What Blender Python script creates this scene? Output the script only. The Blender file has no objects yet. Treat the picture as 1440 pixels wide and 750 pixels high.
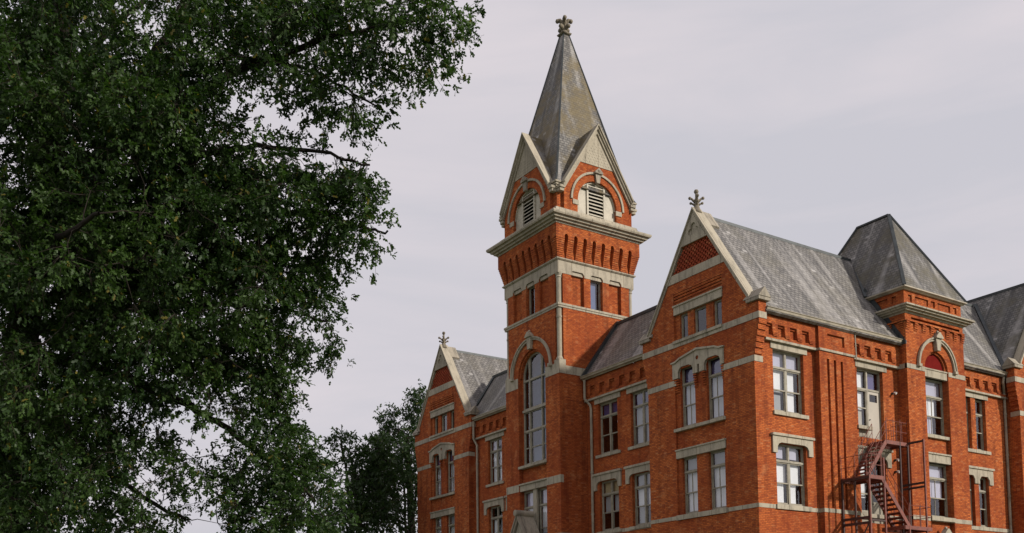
import bpy, bmesh, math, random
import numpy as np
from mathutils import Vector, Matrix, noise
from mathutils.geometry import tessellate_polygon
random.seed(7)
SC = bpy.context.scene
COL = SC.collection
PI = math.pi

# ------------------------------------------------------------------ camera
FPX, PCX, PCY = 1431.36, 719.87, 797.63            # focal length and optical centre on the 1440 x 750 picture
YAW, PIT, ROL = math.radians(56.795), math.radians(4.5717), math.radians(-0.5924)
CAM = Vector((-34.49, -32.20, 1.60))
fw = Vector((math.cos(YAW)*math.cos(PIT), math.sin(YAW)*math.cos(PIT), math.sin(PIT)))
rt0 = Vector((math.sin(YAW), -math.cos(YAW), 0)); up0 = rt0.cross(fw)
rt = rt0*math.cos(ROL) + up0*math.sin(ROL); upv = -rt0*math.sin(ROL) + up0*math.cos(ROL)
cd = bpy.data.cameras.new('camera'); cam = bpy.data.objects.new('camera', cd); COL.objects.link(cam)
mw = Matrix((rt, upv, -fw)).transposed().to_4x4(); mw.translation = CAM
cam.matrix_world = mw
cd.sensor_width = 36; cd.lens = FPX/1440*36
cd.shift_x = (720-PCX)/1440; cd.shift_y = (PCY-375)/1440
cd.clip_end = 5000
SC.camera = cam
def at(px, py, d):
    return CAM + (fw + rt*((px-PCX)/FPX) - upv*((py-PCY)/FPX))*d

# ------------------------------------------------------------------ sky, sun, exposure
SUN = Vector((0.58, -1.0, 0.54)).normalized()
el = math.asin(SUN.z); az = math.atan2(SUN.x, SUN.y)
W = bpy.data.worlds.new('World'); SC.world = W; W.use_nodes = True
nt = W.node_tree; nt.nodes.clear()
def nd(t, k, **kw):
    n = t.nodes.new(k)
    for a, b in kw.items(): setattr(n, a, b)
    return n
out = nd(nt, 'ShaderNodeOutputWorld'); bg = nd(nt, 'ShaderNodeBackground'); bg.inputs[1].default_value = 0.1
sky = nd(nt, 'ShaderNodeTexSky', sky_type='NISHITA', sun_disc=False, sun_elevation=el, sun_rotation=az, dust_density=3.0)
tc = nd(nt, 'ShaderNodeTexCoord')
mp = nd(nt, 'ShaderNodeMapping'); mp.inputs['Scale'].default_value = (1, 1, 3.2); mp.inputs['Rotation'].default_value = (0, 0.35, 0.3)
n1 = nd(nt, 'ShaderNodeTexNoise'); n1.inputs['Scale'].default_value = 1.9; n1.inputs['Detail'].default_value = 4.0; n1.inputs['Roughness'].default_value = 0.45
n2 = nd(nt, 'ShaderNodeTexNoise'); n2.inputs['Scale'].default_value = 3.4; n2.inputs['Detail'].default_value = 6.0; n2.inputs['Roughness'].default_value = .55; n2.inputs['Distortion'].default_value = .4
mp2 = nd(nt, 'ShaderNodeMapping'); mp2.inputs['Scale'].default_value = (1, 1, 5.5); mp2.inputs['Rotation'].default_value = (.1, -.25, 0)
rp = nd(nt, 'ShaderNodeValToRGB')
rp.color_ramp.elements[0].position = .38; rp.color_ramp.elements[0].color = (.61, .60, .655, 1)
rp.color_ramp.elements[1].position = .63; rp.color_ramp.elements[1].color = (.76, .70, .735, 1)
m10 = nd(nt, 'ShaderNodeVectorMath', operation='SCALE'); m10.inputs['Scale'].default_value = 10
mix = nd(nt, 'ShaderNodeMixRGB'); mix.inputs[0].default_value = .96
lk = nt.links.new
lk(tc.outputs['Generated'], mp.inputs[0]); lk(mp.outputs[0], n1.inputs['Vector'])
lk(tc.outputs['Generated'], mp2.inputs[0]); lk(mp2.outputs[0], n2.inputs['Vector'])
av = nd(nt, 'ShaderNodeMix'); av.data_type = 'FLOAT'; av.inputs[0].default_value = .42; lk(n1.outputs[0], av.inputs[2]); lk(n2.outputs[0], av.inputs[3]); lk(av.outputs[0], rp.inputs[0])
lk(rp.outputs[0], m10.inputs[0]); lk(sky.outputs[0], mix.inputs[1]); lk(m10.outputs[0], mix.inputs[2])
lk(mix.outputs[0], bg.inputs[0]); lk(bg.outputs[0], out.inputs[0])
sl = bpy.data.lights.new('sun', 'SUN'); sl.energy = 4.0; sl.angle = math.radians(2.5); sl.color = (1, .93, .84)
so = bpy.data.objects.new('sun', sl); COL.objects.link(so)
so.rotation_euler = SUN.to_track_quat('Z', 'Y').to_euler(); so.location = (0, -60, 60)
vs = SC.view_settings
vs.view_transform = 'Standard'; vs.look = 'None'; vs.exposure = 0; vs.gamma = 1; vs.use_curve_mapping = False

# ------------------------------------------------------------------ materials
def newmat(name):
    m = bpy.data.materials.new(name); m.use_nodes = True
    t = m.node_tree; b = t.nodes['Principled BSDF']
    return m, t, b
def math_(t, op, a, b=None, v=None):
    n = nd(t, 'ShaderNodeMath', operation=op)
    for i, x in enumerate((a, b if b is not None else v)):
        if x is None: continue
        if isinstance(x, (int, float)): n.inputs[i].default_value = x
        else: t.links.new(x, n.inputs[i])
    return n.outputs[0]
def wall_uv(t, vz=1.0):
    g = nd(t, 'ShaderNodeNewGeometry')
    p = nd(t, 'ShaderNodeSeparateXYZ'); t.links.new(g.outputs['Position'], p.inputs[0])
    n = nd(t, 'ShaderNodeSeparateXYZ'); t.links.new(g.outputs['True Normal'], n.inputs[0])
    ax = math_(t, 'ABSOLUTE', n.outputs[0]); ay = math_(t, 'ABSOLUTE', n.outputs[1])
    gt = math_(t, 'GREATER_THAN', ax, ay)
    u = math_(t, 'ADD', math_(t, 'MULTIPLY', p.outputs[1], gt), math_(t, 'MULTIPLY', p.outputs[0], math_(t, 'SUBTRACT', 1.0, gt)))
    c = nd(t, 'ShaderNodeCombineXYZ'); t.links.new(u, c.inputs[0]); t.links.new(math_(t, 'MULTIPLY', p.outputs[2], vz), c.inputs[1]); t.links.new(gt, c.inputs[2])
    return c.outputs[0], g.outputs['Position'], n
def noi(t, vec, scale, detail=3, rough=.5, sc3=None):
    if sc3:
        m = nd(t, 'ShaderNodeMapping'); m.inputs['Scale'].default_value = sc3; t.links.new(vec, m.inputs[0]); vec = m.outputs[0]
    n = nd(t, 'ShaderNodeTexNoise'); n.inputs['Scale'].default_value = scale; n.inputs['Detail'].default_value = detail; n.inputs['Roughness'].default_value = rough
    t.links.new(vec, n.inputs['Vector']); return n.outputs[0]
def ramp(t, f, *els):
    r = nd(t, 'ShaderNodeValToRGB'); e = r.color_ramp.elements
    while len(e) < len(els): e.new(.5)
    for k, (p, c) in enumerate(els):
        e[k].position = p; e[k].color = (c, c, c, 1) if isinstance(c, (int, float)) else (*c, 1)
    t.links.new(f, r.inputs[0]); return r.outputs[0]
def mixc(t, f, a, b, mode='MIX'):
    n = nd(t, 'ShaderNodeMixRGB', blend_type=mode)
    for i, x in enumerate((f, a, b)):
        if isinstance(x, (int, float)): n.inputs[i].default_value = x
        elif isinstance(x, tuple): n.inputs[i].default_value = (*x, 1)
        else: t.links.new(x, n.inputs[i])
    return n.outputs[0]
def bump(t, b, h, s, d=.02):
    n = nd(t, 'ShaderNodeBump'); n.inputs['Strength'].default_value = s; n.inputs['Distance'].default_value = d
    t.links.new(h, n.inputs['Height']); t.links.new(n.outputs[0], b.inputs['Normal'])

def brick_mat(name, c1, c2, mort, soot=.62):
    m, t, b = newmat(name); uv, pos, nn = wall_uv(t)
    br = nd(t, 'ShaderNodeTexBrick', offset=.5)
    t.links.new(uv, br.inputs['Vector'])
    for k, v in (('Scale', 1), ('Mortar Size', .010), ('Mortar Smooth', .3), ('Bias', -.15), ('Brick Width', .21), ('Row Height', .080)): br.inputs[k].default_value = v
    br.inputs['Color1'].default_value = (*c1, 1); br.inputs['Color2'].default_value = (*c2, 1); br.inputs['Mortar'].default_value = (*mort, 1)
    # individual burnt and pale bricks
    s3 = (1/.21, 1/.080, 1)
    wn = nd(t, 'ShaderNodeTexWhiteNoise', noise_dimensions='3D')
    mm = nd(t, 'ShaderNodeMapping'); mm.inputs['Scale'].default_value = s3; t.links.new(uv, mm.inputs[0])
    fl = nd(t, 'ShaderNodeVectorMath', operation='FLOOR'); t.links.new(mm.outputs[0], fl.inputs[0]); t.links.new(fl.outputs[0], wn.inputs[0])
    c = mixc(t, ramp(t, wn.outputs[0], (.86, 0), (.90, .5)), br.outputs[0], (.16, .040, .025))
    c = mixc(t, ramp(t, wn.outputs[0], (.02, .55), (.07, 0)), c, (.52, .23, .10))
    big = noi(t, pos, .35, 5, .6)
    c = mixc(t, ramp(t, big, (.40, .0), (.66, .65)), c, (.22, .042, .016))
    pale = noi(t, pos, .9, 6, .7)
    c = mixc(t, ramp(t, pale, (.58, 0), (.70, .42)), c, (.55, .25, .11))
    st = noi(t, uv, 1.0, 4, .6, (2.2, .25, 1))
    c = mixc(t, ramp(t, st, (.50, 0), (.72, soot)), c, (.10, .025, .014))
    t.links.new(c, b.inputs['Base Color']); b.inputs['Roughness'].default_value = .92; b.inputs['Specular IOR Level'].default_value = .08
    fine = noi(t, pos, 22, 2)
    bump(t, b, math_(t, 'ADD', math_(t, 'MULTIPLY', br.outputs['Fac'], -1.0), math_(t, 'MULTIPLY', fine, .9)), .55, .012)
    return m
def stone_mat(name, a, bcol, dark, streak=.6):
    m, t, b = newmat(name); uv, pos, nn = wall_uv(t)
    c = mixc(t, noi(t, pos, 2.5, 5, .65), a, bcol)
    c = mixc(t, ramp(t, noi(t, uv, 1.0, 5, .7, (3.5, .8, 1)), (.48, 0), (.72, streak)), c, dark)
    c = mixc(t, ramp(t, noi(t, pos, 11, 4, .7), (.55, 0), (.7, .35)), c, dark)
    jt = nd(t, 'ShaderNodeTexBrick', offset=0); t.links.new(uv, jt.inputs['Vector'])
    for k, v in (('Scale', 1), ('Mortar Size', .016), ('Brick Width', .97), ('Row Height', 50)): jt.inputs[k].default_value = v
    jt.inputs['Color1'].default_value = (1, 1, 1, 1); jt.inputs['Color2'].default_value = (.76, .76, .77, 1); jt.inputs['Mortar'].default_value = (.45, .42, .4, 1)
    c = mixc(t, 1.0, c, jt.outputs[0], 'MULTIPLY')
    t.links.new(c, b.inputs['Base Color']); b.inputs['Roughness'].default_value = .88; b.inputs['Specular IOR Level'].default_value = .2
    bump(t, b, noi(t, pos, 16, 4, .6), .35, .02)
    return m
def slate_mat(name, a, bb, streak, moss, mamt, light, mt0=.46):
    m, t, b = newmat(name); uv, pos, nn = wall_uv(t, 1.2)
    br = nd(t, 'ShaderNodeTexBrick', offset=.5); t.links.new(uv, br.inputs['Vector'])
    for k, v in (('Scale', 1), ('Mortar Size', .020), ('Mortar Smooth', .2), ('Bias', 0), ('Brick Width', .28), ('Row Height', .20)): br.inputs[k].default_value = v
    br.inputs['Color1'].default_value = (*a, 1); br.inputs['Color2'].default_value = (*bb, 1); br.inputs['Mortar'].default_value = (.035, .033, .032, 1)
    c = br.outputs[0]
    s1 = noi(t, uv, 1.0, 4, .6, (1.5, .13, 1))
    c = mixc(t, ramp(t, s1, (.48, 0), (.70, streak)), c, (.035, .034, .034))
    s2 = noi(t, uv, 1.0, 2, .5, (1.7, .07, 7))
    c = mixc(t, ramp(t, s2, (.53, 0), (.64, light)), c, (.42, .40, .38))
    ms = noi(t, pos, .5, 5, .65)
    c = mixc(t, ramp(t, ms, (mt0, 0), (mt0+.14, mamt)), c, moss)
    wn = nd(t, 'ShaderNodeTexWhiteNoise', noise_dimensions='3D')
    mm = nd(t, 'ShaderNodeMapping'); mm.inputs['Scale'].default_value = (1/.28, 1/.20, 1); t.links.new(uv, mm.inputs[0])
    fl = nd(t, 'ShaderNodeVectorMath', operation='FLOOR'); t.links.new(mm.outputs[0], fl.inputs[0]); t.links.new(fl.outputs[0], wn.inputs[0])
    c = mixc(t, ramp(t, wn.outputs[0], (.5, 0), (1.0, .35)), c, (.05, .048, .05))
    c = mixc(t, ramp(t, wn.outputs[0], (.0, .5), (.02, 0)), c, (.5, .48, .46))
    t.links.new(c, b.inputs['Base Color']); b.inputs['Roughness'].default_value = .62; b.inputs['Specular IOR Level'].default_value = .4
    fine = noi(t, pos, 14, 3)
    bump(t, b, math_(t, 'ADD', math_(t, 'ADD', math_(t, 'MULTIPLY', br.outputs['Fac'], -1.0), wn.outputs[0]), fine), .5, .02)
    return m
def plain(name, c, r=.6, var=.25, scale=3.0, metal=0.0, spec=.4, dark=None):
    m, t, b = newmat(name); g = nd(t, 'ShaderNodeNewGeometry')
    d = dark or tuple(x*(1-var) for x in c)
    cc = mixc(t, ramp(t, noi(t, g.outputs[0], scale, 5, .65), (.4, 0), (.68, 1)), c, d)
    t.links.new(cc, b.inputs['Base Color']); b.inputs['Roughness'].default_value = r; b.inputs['Metallic'].default_value = metal
    b.inputs['Specular IOR Level'].default_value = spec
    bump(t, b, noi(t, g.outputs[0], 25, 3), .15, .01)
    return m
def glass_mat(name, tint, base=.03):
    m, t, b = newmat(name); t.nodes.remove(b)
    o = t.nodes['Material Output']; mx = nd(t, 'ShaderNodeMixShader'); tr = nd(t, 'ShaderNodeBsdfTransparent'); gl = nd(t, 'ShaderNodeBsdfGlossy')
    tr.inputs[0].default_value = (*tint, 1); gl.inputs['Roughness'].default_value = .02; gl.inputs[0].default_value = (.93, .95, 1, 1)
    fr = nd(t, 'ShaderNodeLayerWeight'); fr.inputs[0].default_value = .5
    g = nd(t, 'ShaderNodeNewGeometry')
    bp = nd(t, 'ShaderNodeBump'); bp.inputs['Strength'].default_value = .12; bp.inputs['Distance'].default_value = .05
    t.links.new(noi(t, g.outputs[0], 2.2, 2), bp.inputs['Height']); t.links.new(bp.outputs[0], gl.inputs['Normal'])
    f = math_(t, 'ADD', math_(t, 'MULTIPLY', math_(t, 'POWER', fr.outputs[1], 3.5), .85), .07+base)
    t.links.new(f, mx.inputs[0]); t.links.new(tr.outputs[0], mx.inputs[1]); t.links.new(gl.outputs[0], mx.inputs[2]); t.links.new(mx.outputs[0], o.inputs[0])
    return m
def cloth_mat(name, c, fold=14):
    m, t, b = newmat(name); uv, pos, nn = wall_uv(t)
    w = noi(t, uv, 1.0, 3, .5, (fold, .5, 1))
    t.links.new(mixc(t, ramp(t, w, (.3, 0), (.7, 1)), c, tuple(x*.86 for x in c)), b.inputs['Base Color'])
    b.inputs['Roughness'].default_value = .9; b.inputs['Specular IOR Level'].default_value = .1
    bump(t, b, w, .5, .03)
    return m
def leaf_mat(name, a, bcol, yel, tr_amt=.35):
    m, t, b = newmat(name)
    at_ = nd(t, 'ShaderNodeAttribute', attribute_name='tone')
    c = mixc(t, at_.outputs['Fac'], a, bcol)
    c = mixc(t, ramp(t, at_.outputs['Fac'], (.975, 0), (.995, 1)), c, yel)
    t.links.new(c, b.inputs['Base Color']); b.inputs['Roughness'].default_value = .5; b.inputs['Specular IOR Level'].default_value = .28
    tl = nd(t, 'ShaderNodeBsdfTranslucent'); t.links.new(mixc(t, 1.0, c, (1.0, 1.25, .5), 'MULTIPLY'), tl.inputs[0])
    mx = nd(t, 'ShaderNodeMixShader'); mx.inputs[0].default_value = tr_amt
    t.links.new(b.outputs[0], mx.inputs[1]); t.links.new(tl.outputs[0], mx.inputs[2]); t.links.new(mx.outputs[0], t.nodes['Material Output'].inputs[0])
    return m

BRICK = brick_mat('brick', (.52, .143, .040), (.30, .067, .021), (.14, .050, .026))
BRICKD = brick_mat('diaper_brick', (.40, .085, .04), (.30, .06, .03), (.09, .02, .015), .3)
STONE = stone_mat('sandstone', (.47, .42, .32), (.35, .31, .24), (.13, .115, .09), .7)
STONEF = stone_mat('grimy_stone', (.27, .23, .17), (.18, .155, .12), (.06, .055, .047), .8)
STONEG = stone_mat('weathered_stone', (.40, .35, .27), (.28, .25, .20), (.09, .082, .07), .8)
SLATE = slate_mat('slate', (.22, .206, .19), (.15, .141, .131), .65, (.13, .115, .07), .25, .45)
SLATES = slate_mat('mossy_slate', (.20, .188, .168), (.115, .108, .098), .85, (.135, .10, .038), .85, .5, .44)
SLATEE = slate_mat('pavilion_slate', (.20, .19, .175), (.125, .118, .108), .9, (.080, .068, .036), .7, .5, .47)
TRIM = plain('putty_paint', (.30, .27, .205), .55, .35, 4)
GUT = plain('gutter_paint', (.36, .315, .235), .5, .4, 2)
LOUV = plain('louvre_paint', (.46, .42, .33), .6, .3, 3)
LEAD = plain('lead_flashing', (.050, .058, .060), .5, .5, 2, .3)
IRON = plain('red_iron', (.20, .052, .032), .5, .6, 5, 0, .4, (.10, .03, .022))
IROND = plain('dark_iron', (.055, .022, .018), .6, .5, 4)
DOORP = plain('door_paint', (.40, .36, .30), .5, .12, 1)
LUNET = plain('oxblood_panel', (.16, .012, .010), .95, .3, 2, 0, .05)
GLASS = glass_mat('window_glass', (.93, .95, .96))
GLASSB = glass_mat('blue_window_glass', (.50, .58, .68), .02)
GLASSV = glass_mat('violet_glass', (.72, .70, .88), .05)
BLIND = cloth_mat('white_blind', (.80, .79, .80), 1.0)
CURT = cloth_mat('white_curtain', (.74, .73, .76), 14)
GREY = cloth_mat('grey_blind_reflection', (.36, .36, .37), 1.0)  # blinds, and in some panes a grey reflection painted as a sheet
VIOLB = cloth_mat('violet_backing', (.15, .14, .24), 1.0)  # violet sheet set behind transom panes
LAVB = cloth_mat('lavender_blind_reflection', (.50, .48, .58), 1.0)  # pale panes; in one sash it stands for a reflection
BUFF = cloth_mat('buff_blind', (.50, .41, .24), 1.0)
DARK = plain('dark_room', (.012, .012, .014), .9, .2)  # near-black standing for the shade inside rooms and belfry
LAMPW = plain('lamp_white', (.75, .74, .70), .4, .1)

# ------------------------------------------------------------------ geometry helpers
def FX(c): return lambda u, v, w: (c-w, u, v)          # facade on the plane x = c looking towards -x
def FY(c): return lambda u, v, w: (u, c-w, v)          # facade on the plane y = c looking towards -y
class MB:
    def __init__(s): s.v = []; s.f = []
    def add(s, vs_, fs):
        n = len(s.v); s.v += [tuple(p) for p in vs_]; s.f += [tuple(i+n for i in f) for f in fs]; return s
    def box(s, F, u0, u1, v0, v1, w0, w1):
        c = [F(u, v, w) for w in (w0, w1) for v in (v0, v1) for u in (u0, u1)]
        return s.add(c, [(0, 1, 3, 2), (4, 6, 7, 5), (0, 4, 5, 1), (2, 3, 7, 6), (0, 2, 6, 4), (1, 5, 7, 3)])
    def plate(s, F, outer, holes, w0, w1):
        loops = [outer]+list(holes)
        flat = [p for l in loops for p in l]; n = len(flat)
        tri = tessellate_polygon([[Vector((p[0], p[1], 0)) for p in l] for l in loops])
        vs_ = [F(p[0], p[1], w1) for p in flat]+[F(p[0], p[1], w0) for p in flat]
        fs = [tuple(t) for t in tri]+[tuple(i+n for i in reversed(t)) for t in tri]
        k = 0
        for l in loops:
            m = len(l)
            for i in range(m):
                a = k+i; b = k+(i+1) % m; fs.append((a, b, b+n, a+n))
            k += m
        return s.add(vs_, fs)
    def pane(s, F, u0, u1, v0, v1, w): return s.add([F(u0, v0, w), F(u1, v0, w), F(u1, v1, w), F(u0, v1, w)], [(0, 1, 2, 3)])
    def tube(s, pts, r, seg=6, cap=True):
        pts = [Vector(p) for p in pts]; rr = r if isinstance(r, (list, tuple)) else [r]*len(pts)
        vs_ = []; up = None
        for i, p in enumerate(pts):
            d = (pts[min(i+1, len(pts)-1)]-pts[max(i-1, 0)]).normalized()
            a = Vector((0, 0, 1)) if abs(d.z) < .9 else Vector((1, 0, 0))
            x = d.cross(a).normalized(); y = d.cross(x).normalized()
            if up is not None and x.dot(up) < 0: x = -x; y = -y
            up = x
            for k in range(seg):
                t = 2*PI*k/seg; vs_.append(p+(x*math.cos(t)+y*math.sin(t))*rr[i])
        fs = []
        for i in range(len(pts)-1):
            for k in range(seg):
                a = i*seg+k; b = i*seg+(k+1) % seg; fs.append((a, b, b+seg, a+seg))
        if cap: fs.append(tuple(range(seg))); fs.append(tuple((len(pts)-1)*seg+k for k in reversed(range(seg))))
        return s.add(vs_, fs)
    def bar(s, a, b, w, h):                      # straight rectangular bar, h along z
        a = Vector(a); b = Vector(b); d = (b-a).normalized()
        z = Vector((0, 0, 1)) if abs(d.z) < .95 else Vector((0, 1, 0))
        x = d.cross(z).normalized(); y = x.cross(d).normalized()
        vs_ = [p+x*i*w/2+y*j*h/2 for p in (a, b) for i, j in ((-1, -1), (1, -1), (1, 1), (-1, 1))]
        return s.add(vs_, [(0, 3, 2, 1), (4, 5, 6, 7), (0, 1, 5, 4), (1, 2, 6, 5), (2, 3, 7, 6), (3, 0, 4, 7)])
    def ball(s, c, r, n=8, sz=1.0):
        c = Vector(c); vs_ = []; fs = []
        for i in range(n//2+1):
            t = PI*i/(n//2)
            for k in range(n):
                p = 2*PI*k/n; vs_.append(c+Vector((r*math.sin(t)*math.cos(p), r*math.sin(t)*math.sin(p), r*sz*math.cos(t))))
        for i in range(n//2):
            for k in range(n):
                a = i*n+k; b = i*n+(k+1) % n; fs.append((a, b, b+n, a+n))
        return s.add(vs_, fs)
    def sweep_box(s, cx, cy, h, prof):           # square moulding round a square: prof = [(extra, z)...] closed section
        vs_ = []; m = len(prof)
        for sx, sy in ((-1, -1), (1, -1), (1, 1), (-1, 1)):
            for e, z in prof: vs_.append((cx+sx*(h[0]+e), cy+sy*(h[1]+e), z))
        fs = []
        for c in range(4):
            for i in range(m):
                a = c*m+i; b = c*m+(i+1) % m; d = ((c+1) % 4)*m
                fs.append((a, b, d+(i+1) % m, d+i))
        return s.add(vs_, fs)
def mesh_of(name, mb, mat, smooth=False):
    me = bpy.data.meshes.new(name); me.from_pydata(mb.v, [], mb.f); me.validate()
    bm = bmesh.new(); bm.from_mesh(me); bmesh.ops.recalc_face_normals(bm, faces=bm.faces); bm.to_mesh(me); bm.free()
    me.materials.append(mat)
    if smooth: me.shade_smooth()
    return me
SPLIT = {'string_course', 'lintel', 'hood_mould', 'brick_wall', 'coping', 'slot_lining', 'belfry_wall', 'tower_wall', 'inner_floor', 'blind_or_tone_sheet', 'glass_pane', 'curtain', 'brace', 'flashing', 'stone_frieze', 'porch', 'gutter', 'corbel_frieze', 'diaper_panel', 'sash', 'transom_pane', 'hip_flashing'}
def components(mb, tol=.012):
    """pieces of a mesh builder that touch nothing else, by the boxes round their connected faces"""
    par = list(range(len(mb.v)))
    def fd(i):
        while par[i] != i: par[i] = par[par[i]]; i = par[i]
        return i
    for f in mb.f:
        a = fd(f[0])
        for j in f[1:]: par[fd(j)] = a
    g_ = {}
    for i, v in enumerate(mb.v): g_.setdefault(fd(i), []).append(i)
    bb = []
    for k, idx in g_.items():
        P_ = np.array([mb.v[i] for i in idx]); bb.append([P_.min(0)-tol, P_.max(0)+tol, {k}])
    ch = True
    while ch:
        ch = False; i = 0
        while i < len(bb):
            j = i+1
            while j < len(bb):
                if (bb[i][0] <= bb[j][1]).all() and (bb[j][0] <= bb[i][1]).all():
                    bb[i] = [np.minimum(bb[i][0], bb[j][0]), np.maximum(bb[i][1], bb[j][1]), bb[i][2] | bb[j][2]]; bb.pop(j); ch = True
                else: j += 1
            i += 1
    out_ = []
    for _, _, ks in bb:
        n = MB(); mp_ = {}
        for f in mb.f:
            if fd(f[0]) in ks:
                for i in f:
                    if i not in mp_: mp_[i] = len(n.v); n.v.append(mb.v[i])
                n.f.append(tuple(mp_[i] for i in f))
        out_.append(n)
    return out_
def part(name, mb, mat, parent=None, smooth=False, label=None):
    if name in SPLIT:
        cs = components(mb)
        if 1 < len(cs) < 14:
            o = None
            for c_ in cs:
                q_ = bpy.data.objects.new(name, mesh_of(name, c_, mat, smooth)); COL.objects.link(q_); q_.parent = parent; o = o or q_
            return o
    o = bpy.data.objects.new(name, mesh_of(name, mb, mat, smooth)); COL.objects.link(o); o.parent = parent
    if label: o['label'] = label
    return o
def thing(name, label, cat, loc=(0, 0, 0), group=None):
    o = bpy.data.objects.new(name, None); COL.objects.link(o); o.location = loc; o['label'] = label; o['category'] = cat
    if group: o['group'] = group
    return o
def rect(a, b, c, d): return [(a, c), (b, c), (b, d), (a, d)]
def arc(cx, cz, r, a0=0, a1=180, n=20): return [(cx+r*math.cos(math.radians(a0+(a1-a0)*i/n)), cz+r*math.sin(math.radians(a0+(a1-a0)*i/n))) for i in range(n+1)]
def arched(cx, hw, z0, zs, n=18): return [(cx-hw, z0), (cx+hw, z0)]+arc(cx, zs, hw, 0, 180, n)
def shoulder(u0, u1, z0, z1, c=.2): return [(u0, z0), (u1, z0), (u1, z1-c), (u1-c*.35, z1-c*.35), (u1-c*1.2, z1), (u0+c*1.2, z1), (u0+c*.35, z1-c*.35), (u0, z1-c)]

# ------------------------------------------------------------------ ground
g = MB(); g.add([(-1500, -1500, 0), (1500, -1500, 0), (1500, 1500, 0), (-1500, 1500, 0)], [(0, 1, 2, 3)])
gm, t, b = newmat('lawn'); gg = nd(t, 'ShaderNodeNewGeometry')
t.links.new(mixc(t, noi(t, gg.outputs[0], .8, 6, .7), (.045, .075, .02), (.085, .105, .035)), b.inputs['Base Color']); b.inputs['Roughness'].default_value = .9
o = part('ground', g, gm); o['kind'] = 'structure'
pth = MB(); pth.add([(-9, -300, .004), (-6, -300, .004), (-6, 300, .004), (-9, 300, .004)], [(0, 1, 2, 3)])
pth.add([(-6, 15.2, .004), (-1.9, 15.2, .004), (-1.9, 18.2, .004), (-6, 18.2, .004)], [(0, 1, 2, 3)])
o = part('path', pth, plain('concrete', (.36, .34, .31), .9, .2, 1.5)); o['kind'] = 'structure'

# ------------------------------------------------------------------ the hall
HALL = thing('college_hall', 'red brick Victorian college hall with a tall slate spire, sandstone bands and steep gables', 'building')

def window(F, u0, u1, z0, z1, cols=1, tz=None, muntin=True, dep=.16, tglass='n', shades=(), shape=None, attic=False, extra_t=()):
    """frame as a part; panes, sashes, blinds and painted reflection sheets as its sub-parts. shades: (u0f,u1f,z0f,z1f,mat) fractions of the opening"""
    fr = MB(); sa = MB(); gl = MB(); gt = MB()
    ft = .075; mt = .11; fb = -dep-.10; ff = -dep
    outer = shape or rect(u0, u1, z0, z1)
    lights = []; cw = (u1-u0-2*ft-(cols-1)*mt)/cols
    zz = [z0+ft]+([tz-.05, tz+.05] if tz else [])+[z1-ft]
    cells = [(zz[i], zz[i+1]) for i in range(0, len(zz), 2)]
    for c in range(cols):
        a = u0+ft+c*(cw+mt)
        for r, (p, q) in enumerate(cells): lights.append((a, a+cw, p, q, r > 0))
    holes = [rect(a, b_, p, q) for a, b_, p, q, _ in lights]
    fr.plate(F, outer, holes, fb, ff)
    if tz: fr.box(F, u0+.02, u1-.02, tz-.045, tz+.045, ff, ff+.035)
    sr = .045
    for a, b_, p, q, top in lights:
        if top or attic:
            sa.plate(F, rect(a, b_, p, q), [rect(a+.03, b_-.03, p+.03, q-.03)], fb+.015, ff-.03)
            (gt if top else gl).pane(F, a+.02, b_-.02, p+.02, q-.02, fb+.04)
        else:
            m = (p+q)/2; um = (a+b_)/2
            up = [rect(a+sr, um-.013, m+.03, q-sr), rect(um+.013, b_-sr, m+.03, q-sr)] if muntin else [rect(a+sr, b_-sr, m+.03, q-sr)]
            lo = [rect(a+sr, um-.013, p+.07, m-.03), rect(um+.013, b_-sr, p+.07, m-.03)] if muntin else [rect(a+sr, b_-sr, p+.07, m-.03)]
            sa.plate(F, rect(a, b_, m-.028, q), up, fb+.045, ff-.012)
            sa.plate(F, rect(a, b_, p, m+.028), lo, fb+.002, ff-.058)
            gl.pane(F, a+.02, b_-.02, m, q-.02, fb+.065)
            gl.pane(F, a+.02, b_-.02, p+.02, m, fb+.022)
    w = part('window', fr, TRIM, HALL)
    if sa.v: part('sash', sa, TRIM, w)
    if gl.v: part('glass_pane', gl, GLASSB if attic else GLASS, w)
    if gt.v: part('transom_pane', gt, {'n': GLASS, 'v': GLASSV, 'b': GLASSB}[tglass], w)
    by = {}
    for (a, b_, p, q, mt_) in shades:
        mb = by.setdefault(mt_.name, (MB(), mt_))[0]
        uu0 = u0+(u1-u0)*a; uu1 = u0+(u1-u0)*b_; v0 = z0+(z1-z0)*p; v1 = z0+(z1-z0)*q
        if mt_ is CURT:                      # hanging cloth with folds
            n = 24; pts = [(uu0+(uu1-uu0)*i/n, .03*math.sin(i*1.9+a*9)+.01*math.sin(i*.7)) for i in range(n+1)]
            vs_ = [F(x, z, fb-.12+y) for z in (v0, v1) for x, y in pts]
            mb.add(vs_, [(i, i+1, i+n+2, i+n+1) for i in range(n)])
        else: mb.box(F, uu0, uu1, v0, v1, fb-.09, fb-.085)
    for mb, mt_ in by.values(): part('curtain' if mt_ is CURT else 'blind_or_tone_sheet', mb, mt_, w)
    return w

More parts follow.
